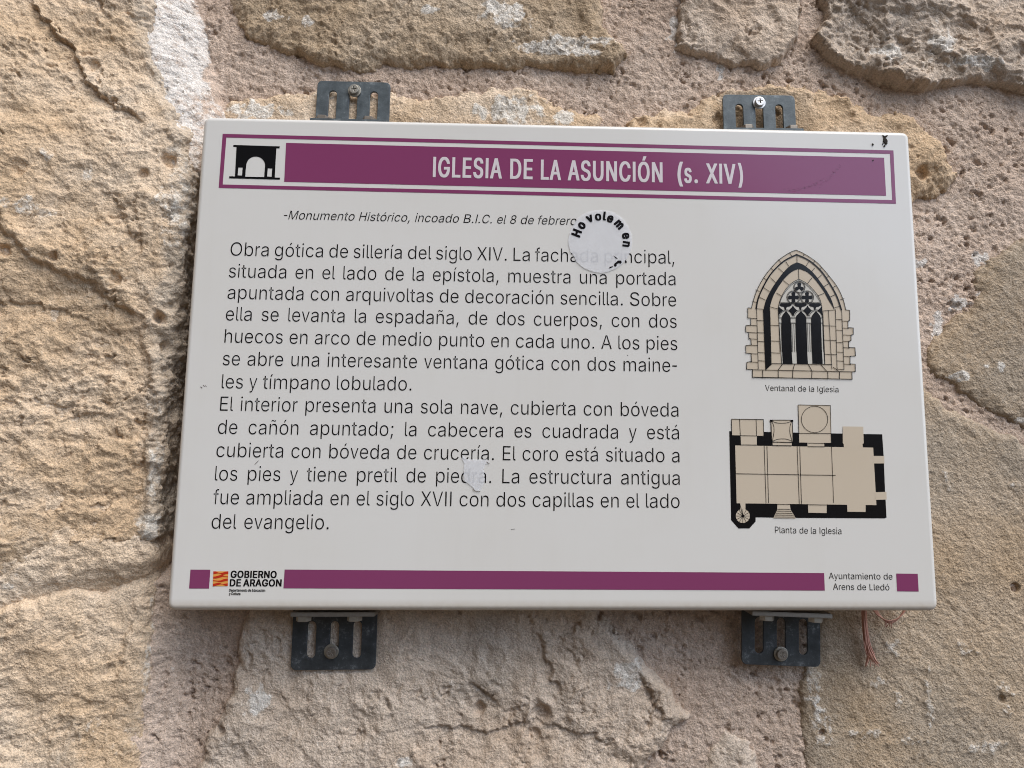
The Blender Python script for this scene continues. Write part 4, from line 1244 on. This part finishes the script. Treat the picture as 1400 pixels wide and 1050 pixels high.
on_sign(sheet('caption_lettering', text('Ventanal de la Iglesia', mm(1046.2, 534.2), mm(1146.4, 536.3), 4.85, dx=-4, helv=True, fit='scale'), Y1, BLACK, None))
on_sign(sheet('caption_lettering', text('Planta de la Iglesia', mm(1059.6, 728.7), mm(1150.4, 730.3), 5.1, dx=-4, helv=True, fit='scale'), Y1, BLACK, None))

# ---------------- drawing of the church window
Q = lambda X, Y: mm(980 + X / 5.25, 330 + Y / 5.25)
R = lambda X, Y: mm(1030 + X / 10.5, 380 + Y / 10.5)


def smooth_path(pts, n=5):
    P = np.array(pts, float)
    out = []
    for i in range(len(P) - 1):
        p0, p1, p2, p3 = P[max(i - 1, 0)], P[i], P[i + 1], P[min(i + 2, len(P) - 1)]
        for k in range(n):
            t = k / n
            out.append(0.5 * ((2 * p1) + (-p0 + p2) * t + (2 * p0 - 5 * p1 + 4 * p2 - p3) * t * t + (-p0 + 3 * p1 - 3 * p2 + p3) * t ** 3))
    out.append(P[-1])
    return out


arch_o = smooth_path([(248, 480), (262, 425), (290, 345), (335, 262), (388, 193), (445, 133), (522, 82), (568, 64)]) + \
    smooth_path([(568, 64), (625, 90), (705, 142), (752, 188), (803, 248), (857, 318), (890, 380), (912, 440), (924, 492)])[1:]
left_j = [(255, 975), (255, 920), (213, 918), (215, 868), (248, 862), (245, 806), (208, 802), (207, 748), (247, 745), (243, 700), (230, 698), (228, 655), (207, 650), (207, 605), (243, 603), (243, 552), (222, 550), (222, 478)]
right_j = [(953, 497), (953, 568), (940, 572), (940, 620), (978, 622), (978, 670), (962, 672), (962, 714), (945, 716), (945, 762), (990, 764), (994, 823), (955, 825), (955, 880), (992, 882), (993, 935), (968, 937), (970, 990)]
outline = left_j + arch_o + right_j
win = on_sign(sheet('window_drawing', [[[Q(*p) for p in outline]]], Y1, BEIGE, None))
tracery = [(465, 880), (443, 545), (440, 480)] + smooth_path([(440, 480), (455, 418), (490, 350), (540, 297), (588, 272)])[1:] + smooth_path([(588, 272), (640, 300), (700, 358), (738, 415), (752, 470)])[1:] + [(757, 545), (773, 880)]
sheet('tracery', [[[Q(*p) for p in tracery]]], Y2, GREYW, win)
bl = []
outer = [(350, 920), (342, 700), (335, 490)] + smooth_path([(335, 490), (350, 430), (385, 355), (430, 285), (480, 220), (530, 173), (575, 151)])[1:] + \
    smooth_path([(575, 151), (625, 172), (690, 225), (745, 295), (790, 360), (822, 420), (845, 492)])[1:]
inner = smooth_path([(845, 492), (800, 420), (762, 352), (705, 275), (650, 222), (588, 197)]) + smooth_path([(588, 197), (540, 218), (490, 262), (440, 330), (402, 400), (378, 480)])[1:] + [(382, 600), (388, 882)]
bl.append([[Q(*p) for p in outer + inner[1:]]])
for (x0, x1, b0, b1) in ((400, 533, 412, 548), (604, 757, 617, 770), (826, 966, 838, 982)):
    cx = (x0 + x1) / 2
    hd = [(x0, 590)] + smooth_path([(x0, 590), (x0 + 12, 545), (cx - 22, 500), (cx, 478), (cx + 22, 500), (x1 - 12, 545), (x1, 590)], 4)[1:]
    bl.append([[R(*p) for p in hd] + [R(b1, 1060), Q(*((1030 + b1 / 10.5 - 980) * 5.25 + 6, 880)), Q(*((1030 + b0 / 10.5 - 980) * 5.25 + 4, 878)), R(b0, 1060)]])
for cx, cy, s in ((573, 281, 78), (768, 281, 78)):
    p = []
    for k in range(4):
        a = math.pi / 2 * k
        for t in np.linspace(-0.42, 0.42, 5):
            rr = s * (1.0 - 0.5 * t * t)
            p.append((cx + rr * math.cos(a + t), cy + rr * math.sin(a + t)))
        p.append((cx + 0.42 * s * math.cos(a + math.pi / 4), cy + 0.42 * s * math.sin(a + math.pi / 4)))
    bl.append([[R(*q) for q in p]])
p = []
for k in range(3):
    a = -math.pi / 2 + 2 * math.pi / 3 * k
    for t in np.linspace(-0.5, 0.5, 6):
        p.append((657 + 66 * (1 - .4 * t * t) * math.cos(a + t), 136 + 66 * (1 - .4 * t * t) * math.sin(a + t)))
    p.append((657 + 24 * math.cos(a + math.pi / 3), 136 + 24 * math.sin(a + math.pi / 3)))
bl.append([[R(*q) for q in p]])
for cx in (457, 672, 880):
    bl.append([[R(cx - 92, 388), R(cx - 60, 368), R(cx + 70, 368), R(cx + 96, 388), R(cx + 60, 412), R(cx + 22, 418), R(cx + 14, 440), R(cx, 468), R(cx - 14, 440), R(cx - 20, 418), R(cx - 60, 412)]])
for cx in (565, 775):
    bl.append([[R(cx - 62, 468), R(cx - 20, 428), R(cx, 395), R(cx + 20, 428), R(cx + 62, 468), R(cx + 22, 505), R(cx, 545), R(cx - 22, 505)]])
bl.append([[R(358, 400), R(380, 430), R(428, 470), R(385, 505), R(360, 545)]])
bl.append([[R(985, 400), R(962, 430), R(918, 470), R(960, 505), R(990, 545)]])
sheet('dark_openings', bl, Y3, BLACK, win)
ln = []
T, TH = 0.42, 0.75


def L(*pts, w=T, f=Q):
    ln.append(([f(*p) for p in pts], w))


L(*outline, (255, 975), w=0.5)
L(*smooth_path([(282, 482), (298, 405), (340, 312), (395, 225), (480, 143), (572, 96)]), w=1.15)
L(*smooth_path([(572, 96), (660, 138), (742, 208), (812, 308), (862, 400), (893, 492)]), w=1.15)
for a, b in (((255, 433), (285, 438)), ((278, 348), (305, 360)), ((333, 262), (362, 282)), ((386, 192), (410, 215)), ((442, 132), (464, 158)), ((522, 84), (538, 108)), ((628, 92), (615, 112)), ((704, 142), (686, 162)),
             ((752, 188), (735, 206)), ((803, 248), (783, 264)), ((857, 318), (832, 332)), ((912, 412), (885, 420)),
             ((302, 400), (348, 423)), ((334, 332), (376, 360)), ((385, 262), (425, 300)), ((440, 192), (475, 224)), ((495, 148), (515, 178)), ((574, 98), (575, 150)), ((657, 150), (640, 178)), ((702, 192), (675, 222)),
             ((752, 240), (722, 268)), ((800, 305), (768, 325)), ((855, 380), (812, 400)), ((883, 465), (835, 480)), ((284, 484), (332, 488)),
             ((380, 470), (440, 487)), ((428, 372), (462, 392)), ((478, 282), (515, 312)), ((586, 198), (588, 270)), ((682, 262), (650, 304)), ((768, 374), (720, 392)), ((845, 493), (760, 500))):
    L(a, b)
for x0, y0, x1, y1 in ((285, 485, 297, 918), (850, 490, 862, 915), (895, 492, 912, 918), (800, 500, 825, 915), (760, 500, 775, 880), (380, 480, 390, 880), (332, 490, 350, 918)):
    L((x0, y0), (x1, y1))
for y, x0, x1 in ((568, 285, 335), (655, 288, 338), (718, 290, 342), (798, 293, 344), (857, 295, 348), (602, 380, 445), (715, 384, 450), (800, 387, 455), (606, 765, 850), (709, 768, 855), (811, 772, 860),
                  (560, 855, 897), (637, 857, 900), (725, 858, 903), (795, 860, 906), (858, 862, 910), (918, 860, 912), (552, 222, 285), (603, 222, 287), (655, 228, 288), (700, 228, 290), (745, 230, 291), (806, 240, 292), (866, 240, 295),
                  (572, 897, 945), (622, 900, 945), (672, 902, 965), (716, 904, 950), (763, 908, 950), (825, 909, 960), (881, 910, 960)):
    L((x0, y), (x1, y + 3))
for a, b in (((350, 920), (395, 878)), ((395, 878), (790, 884)), ((790, 884), (825, 884)), ((440, 922), (472, 880)), ((545, 924), (558, 880)), ((680, 928), (655, 882)), ((785, 930), (745, 884)), ((870, 930), (835, 905)),
             ((255, 922), (968, 937)), ((255, 977), (970, 991)), ((328, 924), (330, 978)), ((440, 926), (440, 980)), ((545, 928), (543, 982)), ((682, 932), (680, 985)), ((795, 934), (797, 987)), ((880, 935), (879, 988))):
    L(a, b, w=0.5)
L(*tracery, w=0.4)
L(*smooth_path([(452, 440), (470, 395), (500, 350), (545, 305), (588, 282)]), w=.32)
L(*smooth_path([(588, 282), (635, 308), (690, 362), (728, 415), (742, 440)]), w=.32)
L((388, 352), (950, 352), w=.35, f=R)
L((372, 366), (975, 366), w=.35, f=R)
for cx, cy, r in ((573, 281, 84), (768, 281, 84), (657, 136, 72)):
    for rr, w in ((r, .36), (r + 12, .36)):
        L(*[(cx + rr * math.cos(a), cy + rr * math.sin(a)) for a in np.linspace(0, 2 * math.pi, 25)], w=w, f=R)
for x in (536, 550, 578, 602, 756, 772, 800, 824, 366, 395, 965, 992):
    L((x, 660), (x + 14, 1060), w=.32, f=R)
for x0, x1 in ((362, 398), (524, 606), (744, 826), (960, 995)):
    L((x0, 575), (x1, 575), w=.6, f=R)
    L((x0, 648), (x1, 650), w=.6, f=R)
for cx in (468, 680, 895):
    for rr, w in ((92, .36), (108, .36)):
        L(*[(cx - 2 + rr * math.cos(a), 565 - rr * math.sin(a)) for a in np.linspace(0.15, math.pi - .15, 13)], w=w, f=R)
stroke_sheet('ink_lines', ln, Y3 - 0.00012, BLACK, win)

# ---------------- floor plan
S5 = lambda X, Y: mm(980 + X / 5.0, 530 + Y / 5.0)
wallp = [(85, 297), (320, 302), (860, 314), (1130, 319), (1140, 464), (1150, 712), (1160, 888), (1148, 893), (540, 890), (265, 886), (265, 915), (222, 962), (148, 962), (98, 905)]
plan = on_sign(sheet('floor_plan_drawing', [[[S5(*p) for p in wallp]]], Y1, BLACK, None))
rooms = [[(125, 395), (1068, 410), (1090, 803), (135, 790)], [(100, 215), (318, 218), (320, 330), (102, 325)], [(162, 324), (272, 326), (273, 396), (165, 396)], [(367, 222), (515, 222), (520, 372), (375, 372)],
         [(380, 370), (512, 370), (512, 400), (382, 399)], [(555, 118), (775, 122), (782, 378), (563, 375)], [(618, 374), (732, 376), (735, 406), (620, 404)],
         [(860, 265), (1000, 267), (1003, 380), (995, 385), (997, 412), (868, 411), (866, 385), (860, 380)], [(1066, 467), (1143, 467), (1145, 518), (1069, 518)], [(1080, 715), (1158, 712), (1160, 765), (1084, 767)],
         [(622, 796), (750, 798), (750, 857), (625, 855)], [(890, 799), (1016, 801), (1016, 850), (892, 848)], [(413, 792), (498, 793), (503, 832), (540, 894), (385, 892), (412, 835)], [(157, 788), (195, 790), (195, 850), (160, 852)],
         [(177 + 48 * math.cos(a), 877 + 48 * math.sin(a)) for a in np.linspace(0, 2 * math.pi, 25)[:-1]]]
sheet('rooms', [[[S5(*p) for p in r]] for r in rooms], Y2, BEIGE, plan, step=0.00002)
ln = []
for a, b, w in (((323, 398), (336, 788), .4), ((342, 398), (353, 788), .4), ((548, 402), (563, 795), .4), ((566, 403), (578, 795), .4), ((783, 405), (797, 785), .35), ((130, 588), (560, 595), .45), ((565, 596), (810, 599), .45),
                ((100, 215), (318, 218), .5), ((318, 218), (320, 330), .4), ((100, 215), (102, 325), .4), ((155, 215), (160, 327), .4), ((268, 217), (271, 329), .4), ((160, 328), (272, 330), .4), ((163, 391), (272, 392), .45),
                ((367, 222), (515, 222), .5), ((515, 225), (520, 372), .45), ((369, 225), (375, 372), .45), ((375, 372), (520, 374), .6), ((382, 396), (510, 397), .6), ((555, 118), (775, 122), .4), ((555, 118), (560, 310), .35), ((775, 122), (781, 378), .35),
                ((558, 312), (780, 314), .4), ((620, 379), (732, 381), .4), ((622, 403), (735, 404), .45), ((622, 800), (750, 802), .4), ((413, 797), (498, 798), .4), ((415, 830), (502, 831), .4), ((410, 843), (508, 844), .4), ((404, 857), (516, 858), .4), ((396, 870), (524, 871), .4), ((390, 883), (532, 884), .4),
                ((157, 793), (177, 877), .4)):
    L(a, b, w=w, f=S5)
L(*[(667 + 90 * math.cos(a), 217 + 90 * math.sin(a)) for a in np.linspace(0, 2 * math.pi, 41)], w=.38, f=S5)
L(*smooth_path([(372, 226), (405, 240), (442, 243), (480, 240), (512, 228)]), w=.4, f=S5)
L(*smooth_path([(372, 226), (388, 262), (390, 298), (385, 335), (378, 368)]), w=.4, f=S5)
L(*smooth_path([(512, 228), (500, 262), (498, 300), (505, 335), (515, 368)]), w=.4, f=S5)
L(*smooth_path([(378, 368), (410, 354), (447, 350), (485, 354), (515, 368)]), w=.4, f=S5)
for a in np.linspace(0, 2 * math.pi, 13)[:-1]:
    L((177, 877), (177 + 47 * math.cos(a), 877 + 47 * math.sin(a)), w=.3, f=S5)
for cx, cy in ((371, 226), (512, 227), (177, 877)):
    for k in range(4):
        L((cx - 5, cy), (cx + 5, cy), w=1.6, f=S5)
        break
stroke_sheet('ink_lines', ln, Y3 - 0.00012, BLACK, plan)

# ---------------- marks of wear
D = lambda X, Y: mm(1180 + X / 20.0, 175 + Y / 20.0)
blob = [D(*p) for p in ((545, 215), (580, 240), (640, 210), (662, 205), (640, 245), (605, 268), (600, 292), (632, 310), (645, 345), (662, 362), (650, 395), (655, 430), (625, 448), (595, 420), (570, 385), (545, 370), (560, 335), (556, 295), (572, 262))]
crumbs = [[D(cx + r * math.cos(a), cy + r * 1.2 * math.sin(a)) for a in np.linspace(0, 2 * math.pi, 8)[:-1]] for cx, cy, r in ((582, 497, 17), (535, 440, 10), (265, 462, 15), (252, 440, 8), (268, 890, 9))]
V, F = filled([[blob]] + [[c] for c in crumbs], extrude=0.25, bevel=0.2)
on_sign(link('dirt_spot', mesh_from([(a, -0.0004 - c, b) for a, b, c, g in V], F), material('dried_dirt')[0]))
m = bpy.data.materials['dried_dirt']
m.node_tree.nodes['Principled BSDF'].inputs['Base Color'].default_value = (0.018, 0.013, 0.009, 1)
m.node_tree.nodes['Principled BSDF'].inputs['Roughness'].default_value = 0.9
SCUFF, nt, b = material('scuffed_print')
co = N(nt, 'ShaderNodeTexCoord').outputs['Object']
b.inputs['Base Color'].default_value = (0.10, 0.02, 0.07, 1)
b.inputs['Roughness'].default_value = 0.5
sc = N(nt, 'ShaderNodeMapping')
sc.inputs['Scale'].default_value = (300, 300, 1500)
nt.links.new(co, sc.inputs[0])
nt.links.new(math_(nt, 'MULTIPLY', math_(nt, 'SUBTRACT', noise(nt, sc.outputs[0], 1.0, 3, 0.6), 0.50), 2.2, True), b.inputs['Alpha'])
F3 = lambda X, Y: mm(900 + X / 3.5, 90 + Y / 3.5)
scl = []
for pts, w in ((((600, 590), (650, 598), (700, 585), (760, 565)), 2.2), (((770, 578), (800, 555), (840, 510), (868, 480)), 2.6), (((720, 578), (790, 545)), 1.6), (((690, 438), (692, 444)), 2.0)):
    scl.append(([F3(*p) for p in pts], w))
stroke_sheet('scuff_mark', scl, Y3, SCUFF, band)
SCR = material('grey_scratch')[0]
for pts, w in (((mm(348.5, 635), mm(353.3, 630)), .45), ((mm(699, 723.6), mm(704, 723.2)), .35), ((mm(857.6, 485.6), mm(858.4, 486)), .6), ((mm(274.5, 529), mm(276.2, 530.4)), .7), ((mm(278, 526.5), mm(279.6, 528.5)), .5), ((mm(281.3, 527.2), mm(282.3, 528.8)), .5)):
    on_sign(stroke_sheet('scratch', [(pts, w)], Y1, SCR, None))
bpy.data.materials['grey_scratch'].node_tree.nodes['Principled BSDF'].inputs['Base Color'].default_value = (0.16, 0.14, 0.13, 1)

# ------------------------------------------------------------------ stickers
FILM, nt, b = material('sticker_film')
b.inputs['Base Color'].default_value = (0.865, 0.868, 0.90, 1)
b.inputs['Roughness'].default_value = 0.25
co = N(nt, 'ShaderNodeTexCoord').outputs['Object']
nt.links.new(math_(nt, 'ADD', 0.66, math_(nt, 'MULTIPLY', math_(nt, 'SUBTRACT', noise(nt, co, 60, 3, 0.5), 0.5), 0.25), True), b.inputs['Alpha'])
Z6 = lambda X, Y: mm(760 + X / 10.0, 275 + Y / 10.0)
cir = []
rng = np.random.RandomState(4)
for a in np.linspace(0, 2 * math.pi, 73)[:-1]:
    r = 434 + 3 * math.sin(5 * a) + 2 * rng.randn()
    x, y = 606 + r * math.cos(a), 550 + r * 0.985 * math.sin(a)
    # bitten edge low on the left where the letter below shows again
    if 2.45 < a < 2.75:
        r = 415
        x, y = 606 + r * math.cos(a), 550 + r * math.sin(a)
    cir.append(Z6(x, y))
stk = sheet('round_sticker', [[cir]], -0.00060, FILM, None)
tag(stk, 'round translucent sticker with torn black lettering stuck over the sign text', 'sticker', kind='thing')
gr = []
for ch, x, y, ang, hgt, xs in (('H', 284, 440, 159, 12.6, .92), ('o', 355, 338, 139, 12.8, .95), ('v', 465, 245, 114, 12.8, .95), ('o', 577, 222, 95, 12.8, .95), ('l', 667, 207, 83, 12.6, 1.0), ('e', 742, 247, 66, 12.8, .95),
                               ('m', 862, 325, 41, 12.6, .92), ('e', 953, 478, 11, 12.8, .95), ('n', 960, 590, -7, 12.6, .95)):
    a, lp = glyph(ch, xs * .92, 6, 3)
    P = np.concatenate(lp)
    c0 = (P.min(0) + P.max(0)) / 2
    th = math.radians(ang - 90)
    k = hgt / (509 + 24)
    c = mm(760 + x / 10, 275 + y / 10)
    pxmm = 0.600
    g = []
    for l in lp:
        q = (l - c0) * k * pxmm
        g.append(np.stack([c[0] + q[:, 0] * math.cos(th) - q[:, 1] * math.sin(th), c[1] + q[:, 0] * math.sin(th) + q[:, 1] * math.cos(th)], 1))
    gr += bolder([g], 29 * abs(math.cos(th)) + 14 * abs(math.sin(th)), 14 * abs(math.cos(th)) + 29 * abs(math.sin(th)), k * pxmm)
for pl in (((795, 892), (795, 860), (850, 815), (885, 815), (900, 838), (885, 860), (860, 850), (830, 865), (830, 890), (812, 900)), ((720, 925), (735, 903), (775, 890), (778, 905), (745, 920)), ((785, 748), (803, 758), (830, 775), (845, 795), (815, 783)),
           tuple((965 + 8 * math.cos(a), 835 + 10 * math.sin(a)) for a in np.linspace(0, 6.28, 8)[:-1])):
    gr.append([[Z6(*p) for p in pl]])
sheet('sticker_lettering', gr, -0.00074, BLACK, stk)
Z8 = lambda X, Y: mm(480 + X / 5.0, 530 + Y / 5.0)
rs = sheet('sticker_scrap', [[[Z8(*p) for p in ((762, 462), (790, 488), (850, 492), (925, 490), (948, 512), (918, 522), (905, 560), (914, 640), (895, 680), (882, 708), (850, 704), (832, 680), (800, 655), (776, 640), (768, 560), (776, 520), (760, 490))]]], -0.00060, FILM, None)
tag(rs, 'small torn scrap of pale sticker left over the word piedra', 'sticker', kind='thing')
sheet('curled_edge', [[[Z8(*p) for p in ((925, 504), (938, 512), (952, 516), (940, 519), (928, 512))]], [[Z8(*p) for p in ((832, 684), (838, 698), (852, 704), (884, 708), (884, 711), (850, 708), (834, 700))]]], -0.00075, bpy.data.materials['grey_scratch'], rs)

# ------------------------------------------------------------------ slotted brackets
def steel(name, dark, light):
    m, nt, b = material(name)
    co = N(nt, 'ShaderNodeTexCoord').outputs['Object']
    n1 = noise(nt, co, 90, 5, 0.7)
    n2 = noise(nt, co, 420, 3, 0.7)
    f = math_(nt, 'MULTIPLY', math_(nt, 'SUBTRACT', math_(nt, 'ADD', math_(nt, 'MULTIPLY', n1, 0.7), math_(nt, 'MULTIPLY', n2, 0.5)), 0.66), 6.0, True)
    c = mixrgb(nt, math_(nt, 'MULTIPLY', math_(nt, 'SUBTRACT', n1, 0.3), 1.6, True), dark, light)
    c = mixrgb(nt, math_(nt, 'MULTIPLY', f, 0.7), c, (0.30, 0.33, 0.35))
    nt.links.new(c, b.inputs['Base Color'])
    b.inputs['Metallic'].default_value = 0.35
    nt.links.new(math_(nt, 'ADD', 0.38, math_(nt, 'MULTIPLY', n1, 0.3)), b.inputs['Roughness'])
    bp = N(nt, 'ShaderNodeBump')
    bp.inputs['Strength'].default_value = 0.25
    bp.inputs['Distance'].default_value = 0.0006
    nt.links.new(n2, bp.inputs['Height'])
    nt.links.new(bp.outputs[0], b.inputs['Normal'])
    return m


STEEL_UP = steel('skylit_painted_steel', (0.058, 0.071, 0.080), (0.190, 0.223, 0.243))  # same steel as the lower brackets, colour lightened for the sky it reflects
STEEL_LOW = steel('shaded_painted_steel', (0.032, 0.037, 0.041), (0.105, 0.115, 0.124))  # same steel again, colour darkened for the shade below the sign


def zinc(name, col, rough):
    m, nt, b = material(name)
    co = N(nt, 'ShaderNodeTexCoord').outputs['Object']
    n = noise(nt, co, 500, 3, 0.6)
    nt.links.new(mixrgb(nt, n, tuple(x * 0.6 for x in col), col), b.inputs['Base Color'])
    b.inputs['Metallic'].default_value = 0.75
    b.inputs['Roughness'].default_value = rough
    return m


ZINC_B = zinc('bright_zinc', (0.78, 0.76, 0.74), 0.35)
ZINC = zinc('dull_zinc', (0.52, 0.49, 0.43), 0.42)
ZINC_D = zinc('dirty_zinc', (0.33, 0.29, 0.25), 0.50)
EDGE = zinc('worn_steel_edge', (0.42, 0.39, 0.35), 0.5)


def capsule(cx, z0, z1, r, n=8):
    P = [(cx + r * math.cos(a), z1 - r + r * math.sin(a)) for a in np.linspace(0, math.pi, n)]
    P += [(cx + r * math.cos(a), z0 + r + r * math.sin(a)) for a in np.linspace(math.pi, 2 * math.pi, n)]
    return P


def disc(r, n=28):
    return [(r * math.cos(a), r * math.sin(a)) for a in np.linspace(0, 2 * math.pi, n + 1)[:-1]]


def cross(s, w, rot=0.0, points=4):
    P = []
    for k in range(points):
        a = 2 * math.pi * k / points + rot
        h = math.pi / points
        P += [(s * math.cos(a - w), s * math.sin(a - w)), (s * math.cos(a + w), s * math.sin(a + w)), (0.36 * s * math.cos(a + h), 0.36 * s * math.sin(a + h))]
    return P


def box(name, x0, x1, y0, y1, z0, z1, mat, parent, bev=0.0005):
    import bmesh
    bm = bmesh.new()
    bmesh.ops.create_cube(bm, size=1)
    for v in bm.verts:
        v.co = ((x0 + x1) / 2 + v.co.x * (x1 - x0), (y0 + y1) / 2 + v.co.y * (y1 - y0), (z0 + z1) / 2 + v.co.z * (z1 - z0))
    bmesh.ops.bevel(bm, geom=list(bm.edges), offset=bev, segments=2, affect='EDGES')
    me = bpy.data.meshes.new(name)
    bm.to_mesh(me)
    bm.free()
    return link(name, me, mat, parent)


DARKHOLE = material('dark_recess')[0]
DARKHOLE.node_tree.nodes['Principled BSDF'].inputs['Base Color'].default_value = (0.012, 0.010, 0.009, 1)


def bracket(label, px_w, y_front, up, screw_px, zmat, rot, star, flange_px, tip, slot_px=None, proud=0.0030):
    """L bracket: slotted plate on the wall, its foot bolted to the edge of the panel; up = +1 above the sign"""
    (ul, vl), (ur, vr) = px_w           # outer corners of the plate as seen
    pl, pr = at(ul, vl, y_front), at(ur, vr, y_front)
    cx = (pl[0] + pr[0]) / 2
    w = (pr[0] - pl[0]) * 1000
    tilt = math.atan2(pr[2] - pl[2], pr[0] - pl[0])
    z_edge = (pl[2] + pr[2]) / 2
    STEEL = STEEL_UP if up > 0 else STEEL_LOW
    root = empty('mounting_bracket', (cx, y_front + 0.0025, z_edge))
    root.rotation_euler = (0, -tilt, 0)
    tag(root, label, 'bracket', 'slotted steel brackets holding the sign', 'thing')
    z_foot = (SH / 2 + 0.0016) if up > 0 else (-SH / 2 - 0.0026)
    H = abs(z_edge - z_foot) * 1000
    # local coordinates: x from centre, z from the outer edge towards the sign
    s = -up
    rc = 4.0
    pts = []
    for k in range(5):
        a = math.radians(90 * k / 4)
        pts.append((-w / 2 + rc - rc * math.sin(a + math.pi / 2) if False else -w / 2 + rc * (1 - math.cos(a)), s * rc * (1 - math.sin(a))))
    out = [(-w / 2, s * H), (-w / 2, s * rc)] + pts[1:] + [(-p[0], p[1]) for p in pts[::-1]][:-1] + [(w / 2, s * rc), (w / 2, s * H)]
    slots = [capsule(x, min(s * 8.5, s * 38.5), max(s * 8.5, s * 38.5), 3.9) for x in (-18.6, 0, 18.6)]
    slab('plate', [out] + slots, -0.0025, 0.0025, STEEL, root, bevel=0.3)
    # foot under / over the panel edge
    f0, f1 = at(*flange_px[0], 0.010)[0] - cx, at(*flange_px[1], 0.010)[0] - cx
    zf = z_foot - z_edge
    za, zb = sorted((zf, zf + up * 0.0034))
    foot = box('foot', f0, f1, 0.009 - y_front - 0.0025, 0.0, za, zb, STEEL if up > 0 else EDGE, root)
    for bx in (-0.019, 0.021):
        hx = [(bx * 1000 + 5.4 * math.cos(a), 5.4 * math.sin(a)) for a in np.linspace(0, 2 * math.pi, 7)[:-1]]
        V, F = filled([[hx]], extrude=1.7, bevel=0.5)
        z0 = (zb + 0.0020) if up > 0 else (za - 0.0021)
        link('bolt_head', mesh_from([(a, b + 0.0165 - y_front - 0.0025, z0 + c_) for a, b, c_, g in V], F), ZINC if up < 0 else ZINC_D, foot)
    # wall screw
    sp = at(*screw_px, y_front - 0.001)
    sx, sz = sp[0] - cx, sp[2] - z_edge
    slab('washer', [[(x + sx * 1000, z + sz * 1000) for x, z in disc(5.6)]], -0.0025 - 0.0016, 0.0015, zmat if up > 0 else ZINC, root, bevel=0.35)
    tx, tz = tip
    scr = slab('screw', [[(x + sx * 1000 + tx, z + sz * 1000 + tz) for x, z in disc(3.9)], [(x + sx * 1000 + tx, z + sz * 1000 + tz) for x, z in cross(2.75, 0.26 if star == 4 else 0.19, rot, star)]],
               -0.0025 - 0.0016 - proud, proud - 0.0002, zmat, root, bevel=0.4)
    link('recess', mesh_from([(x / 1000 + sx + tx / 1000, -0.0025 - 0.0016 - 0.0016, z / 1000 + sz + tz / 1000) for x, z in disc(3.3, 16)], [tuple(range(16))]), DARKHOLE, scr)
    return root


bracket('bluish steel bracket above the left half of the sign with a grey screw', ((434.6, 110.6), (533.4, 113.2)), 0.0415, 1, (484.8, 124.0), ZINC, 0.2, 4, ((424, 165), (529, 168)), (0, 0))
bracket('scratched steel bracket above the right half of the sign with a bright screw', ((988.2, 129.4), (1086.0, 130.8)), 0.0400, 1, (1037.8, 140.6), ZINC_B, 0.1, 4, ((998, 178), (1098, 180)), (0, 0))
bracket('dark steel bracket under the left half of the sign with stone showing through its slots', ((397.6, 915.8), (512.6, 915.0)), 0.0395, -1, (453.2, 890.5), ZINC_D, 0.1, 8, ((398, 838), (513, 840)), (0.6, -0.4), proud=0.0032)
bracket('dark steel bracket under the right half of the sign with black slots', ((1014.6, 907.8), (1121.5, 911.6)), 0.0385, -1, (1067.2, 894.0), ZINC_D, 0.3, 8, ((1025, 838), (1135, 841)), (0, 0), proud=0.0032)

# ------------------------------------------------------------------ frayed twine hanging behind the sign
TWINE, nt, b = material('faded_twine')
co = N(nt, 'ShaderNodeTexCoord').outputs['Object']
nt.links.new(mixrgb(nt, noise(nt, co, 300, 3, 0.6), (0.48, 0.23, 0.17), (0.76, 0.44, 0.35)), b.inputs['Base Color'])
b.inputs['Roughness'].default_value = 0.8
rng = np.random.RandomState(8)
V, F = [], []
for k in range(16):
    off = rng.randn() * 1.3
    e = (1182.5 + rng.rand() * 21, 912 - rng.rand() * 14 - (6 if k % 3 == 0 else 0))
    e = (1183 + 20 * k / 15.0, 908 + rng.randn() * 4 - 0.02 * (k - 8) ** 2)
    path = [(1180.5 + off, 826), (1180.8 + off, 846), (1182.5 + off * 1.2, 866), (1184.5 + off * 1.6 + 0.06 * k, 884), (1185.5 + off * 2 + 0.35 * k, 896), e]
    sm = smooth_path([at(u, v, 0.040 + 0.0015 * rng.randn()) for u, v in path], 4)
    v_, f_ = tube(sm, lambda t: 0.00085 * (1 - 0.5 * t), 5)
    n = len(V)
    V += v_
    F += [tuple(n + i for i in q) for q in f_]
tw = link('frayed_twine', mesh_from(V, F, True), TWINE)
tag(tw, 'faded red frayed twine end hanging below the lower right of the sign', 'twine', kind='thing')
V, F = [], []
for k in range(4):
    path = [(1190 + 2 * k, 826), (1197 + 1.2 * k, 838), (1205 + k, 844.5 + .8 * k), (1214, 848.5 + 1.0 * k), (1224, 847 + .8 * k), (1233 - .5 * k, 841), (1242 - k, 828)]
    sm = smooth_path([at(u, v, 0.038 + 0.001 * k) for u, v in path], 4)
    v_, f_ = tube(sm, 0.00058, 5)
    n = len(V)
    V += v_
    F += [tuple(n + i for i in q) for q in f_]
for k in range(5):
    u = 1210 + 2.5 * k
    sm = [at(u, 849, 0.039), at(u + rng.randn(), 853, 0.0385), at(u + 1.5 * rng.randn(), 857 + rng.rand() * 3, 0.039)]
    v_, f_ = tube(sm, 0.00035, 4)
    n = len(V)
    V += v_
    F += [tuple(n + i for i in q) for q in f_]
tl = link('twine_loop', mesh_from(V, F, True), TWINE)
tag(tl, 'small loop of faded red twine drooping below the lower right corner of the sign', 'twine', kind='thing')

SC.cycles.max_bounces = 8
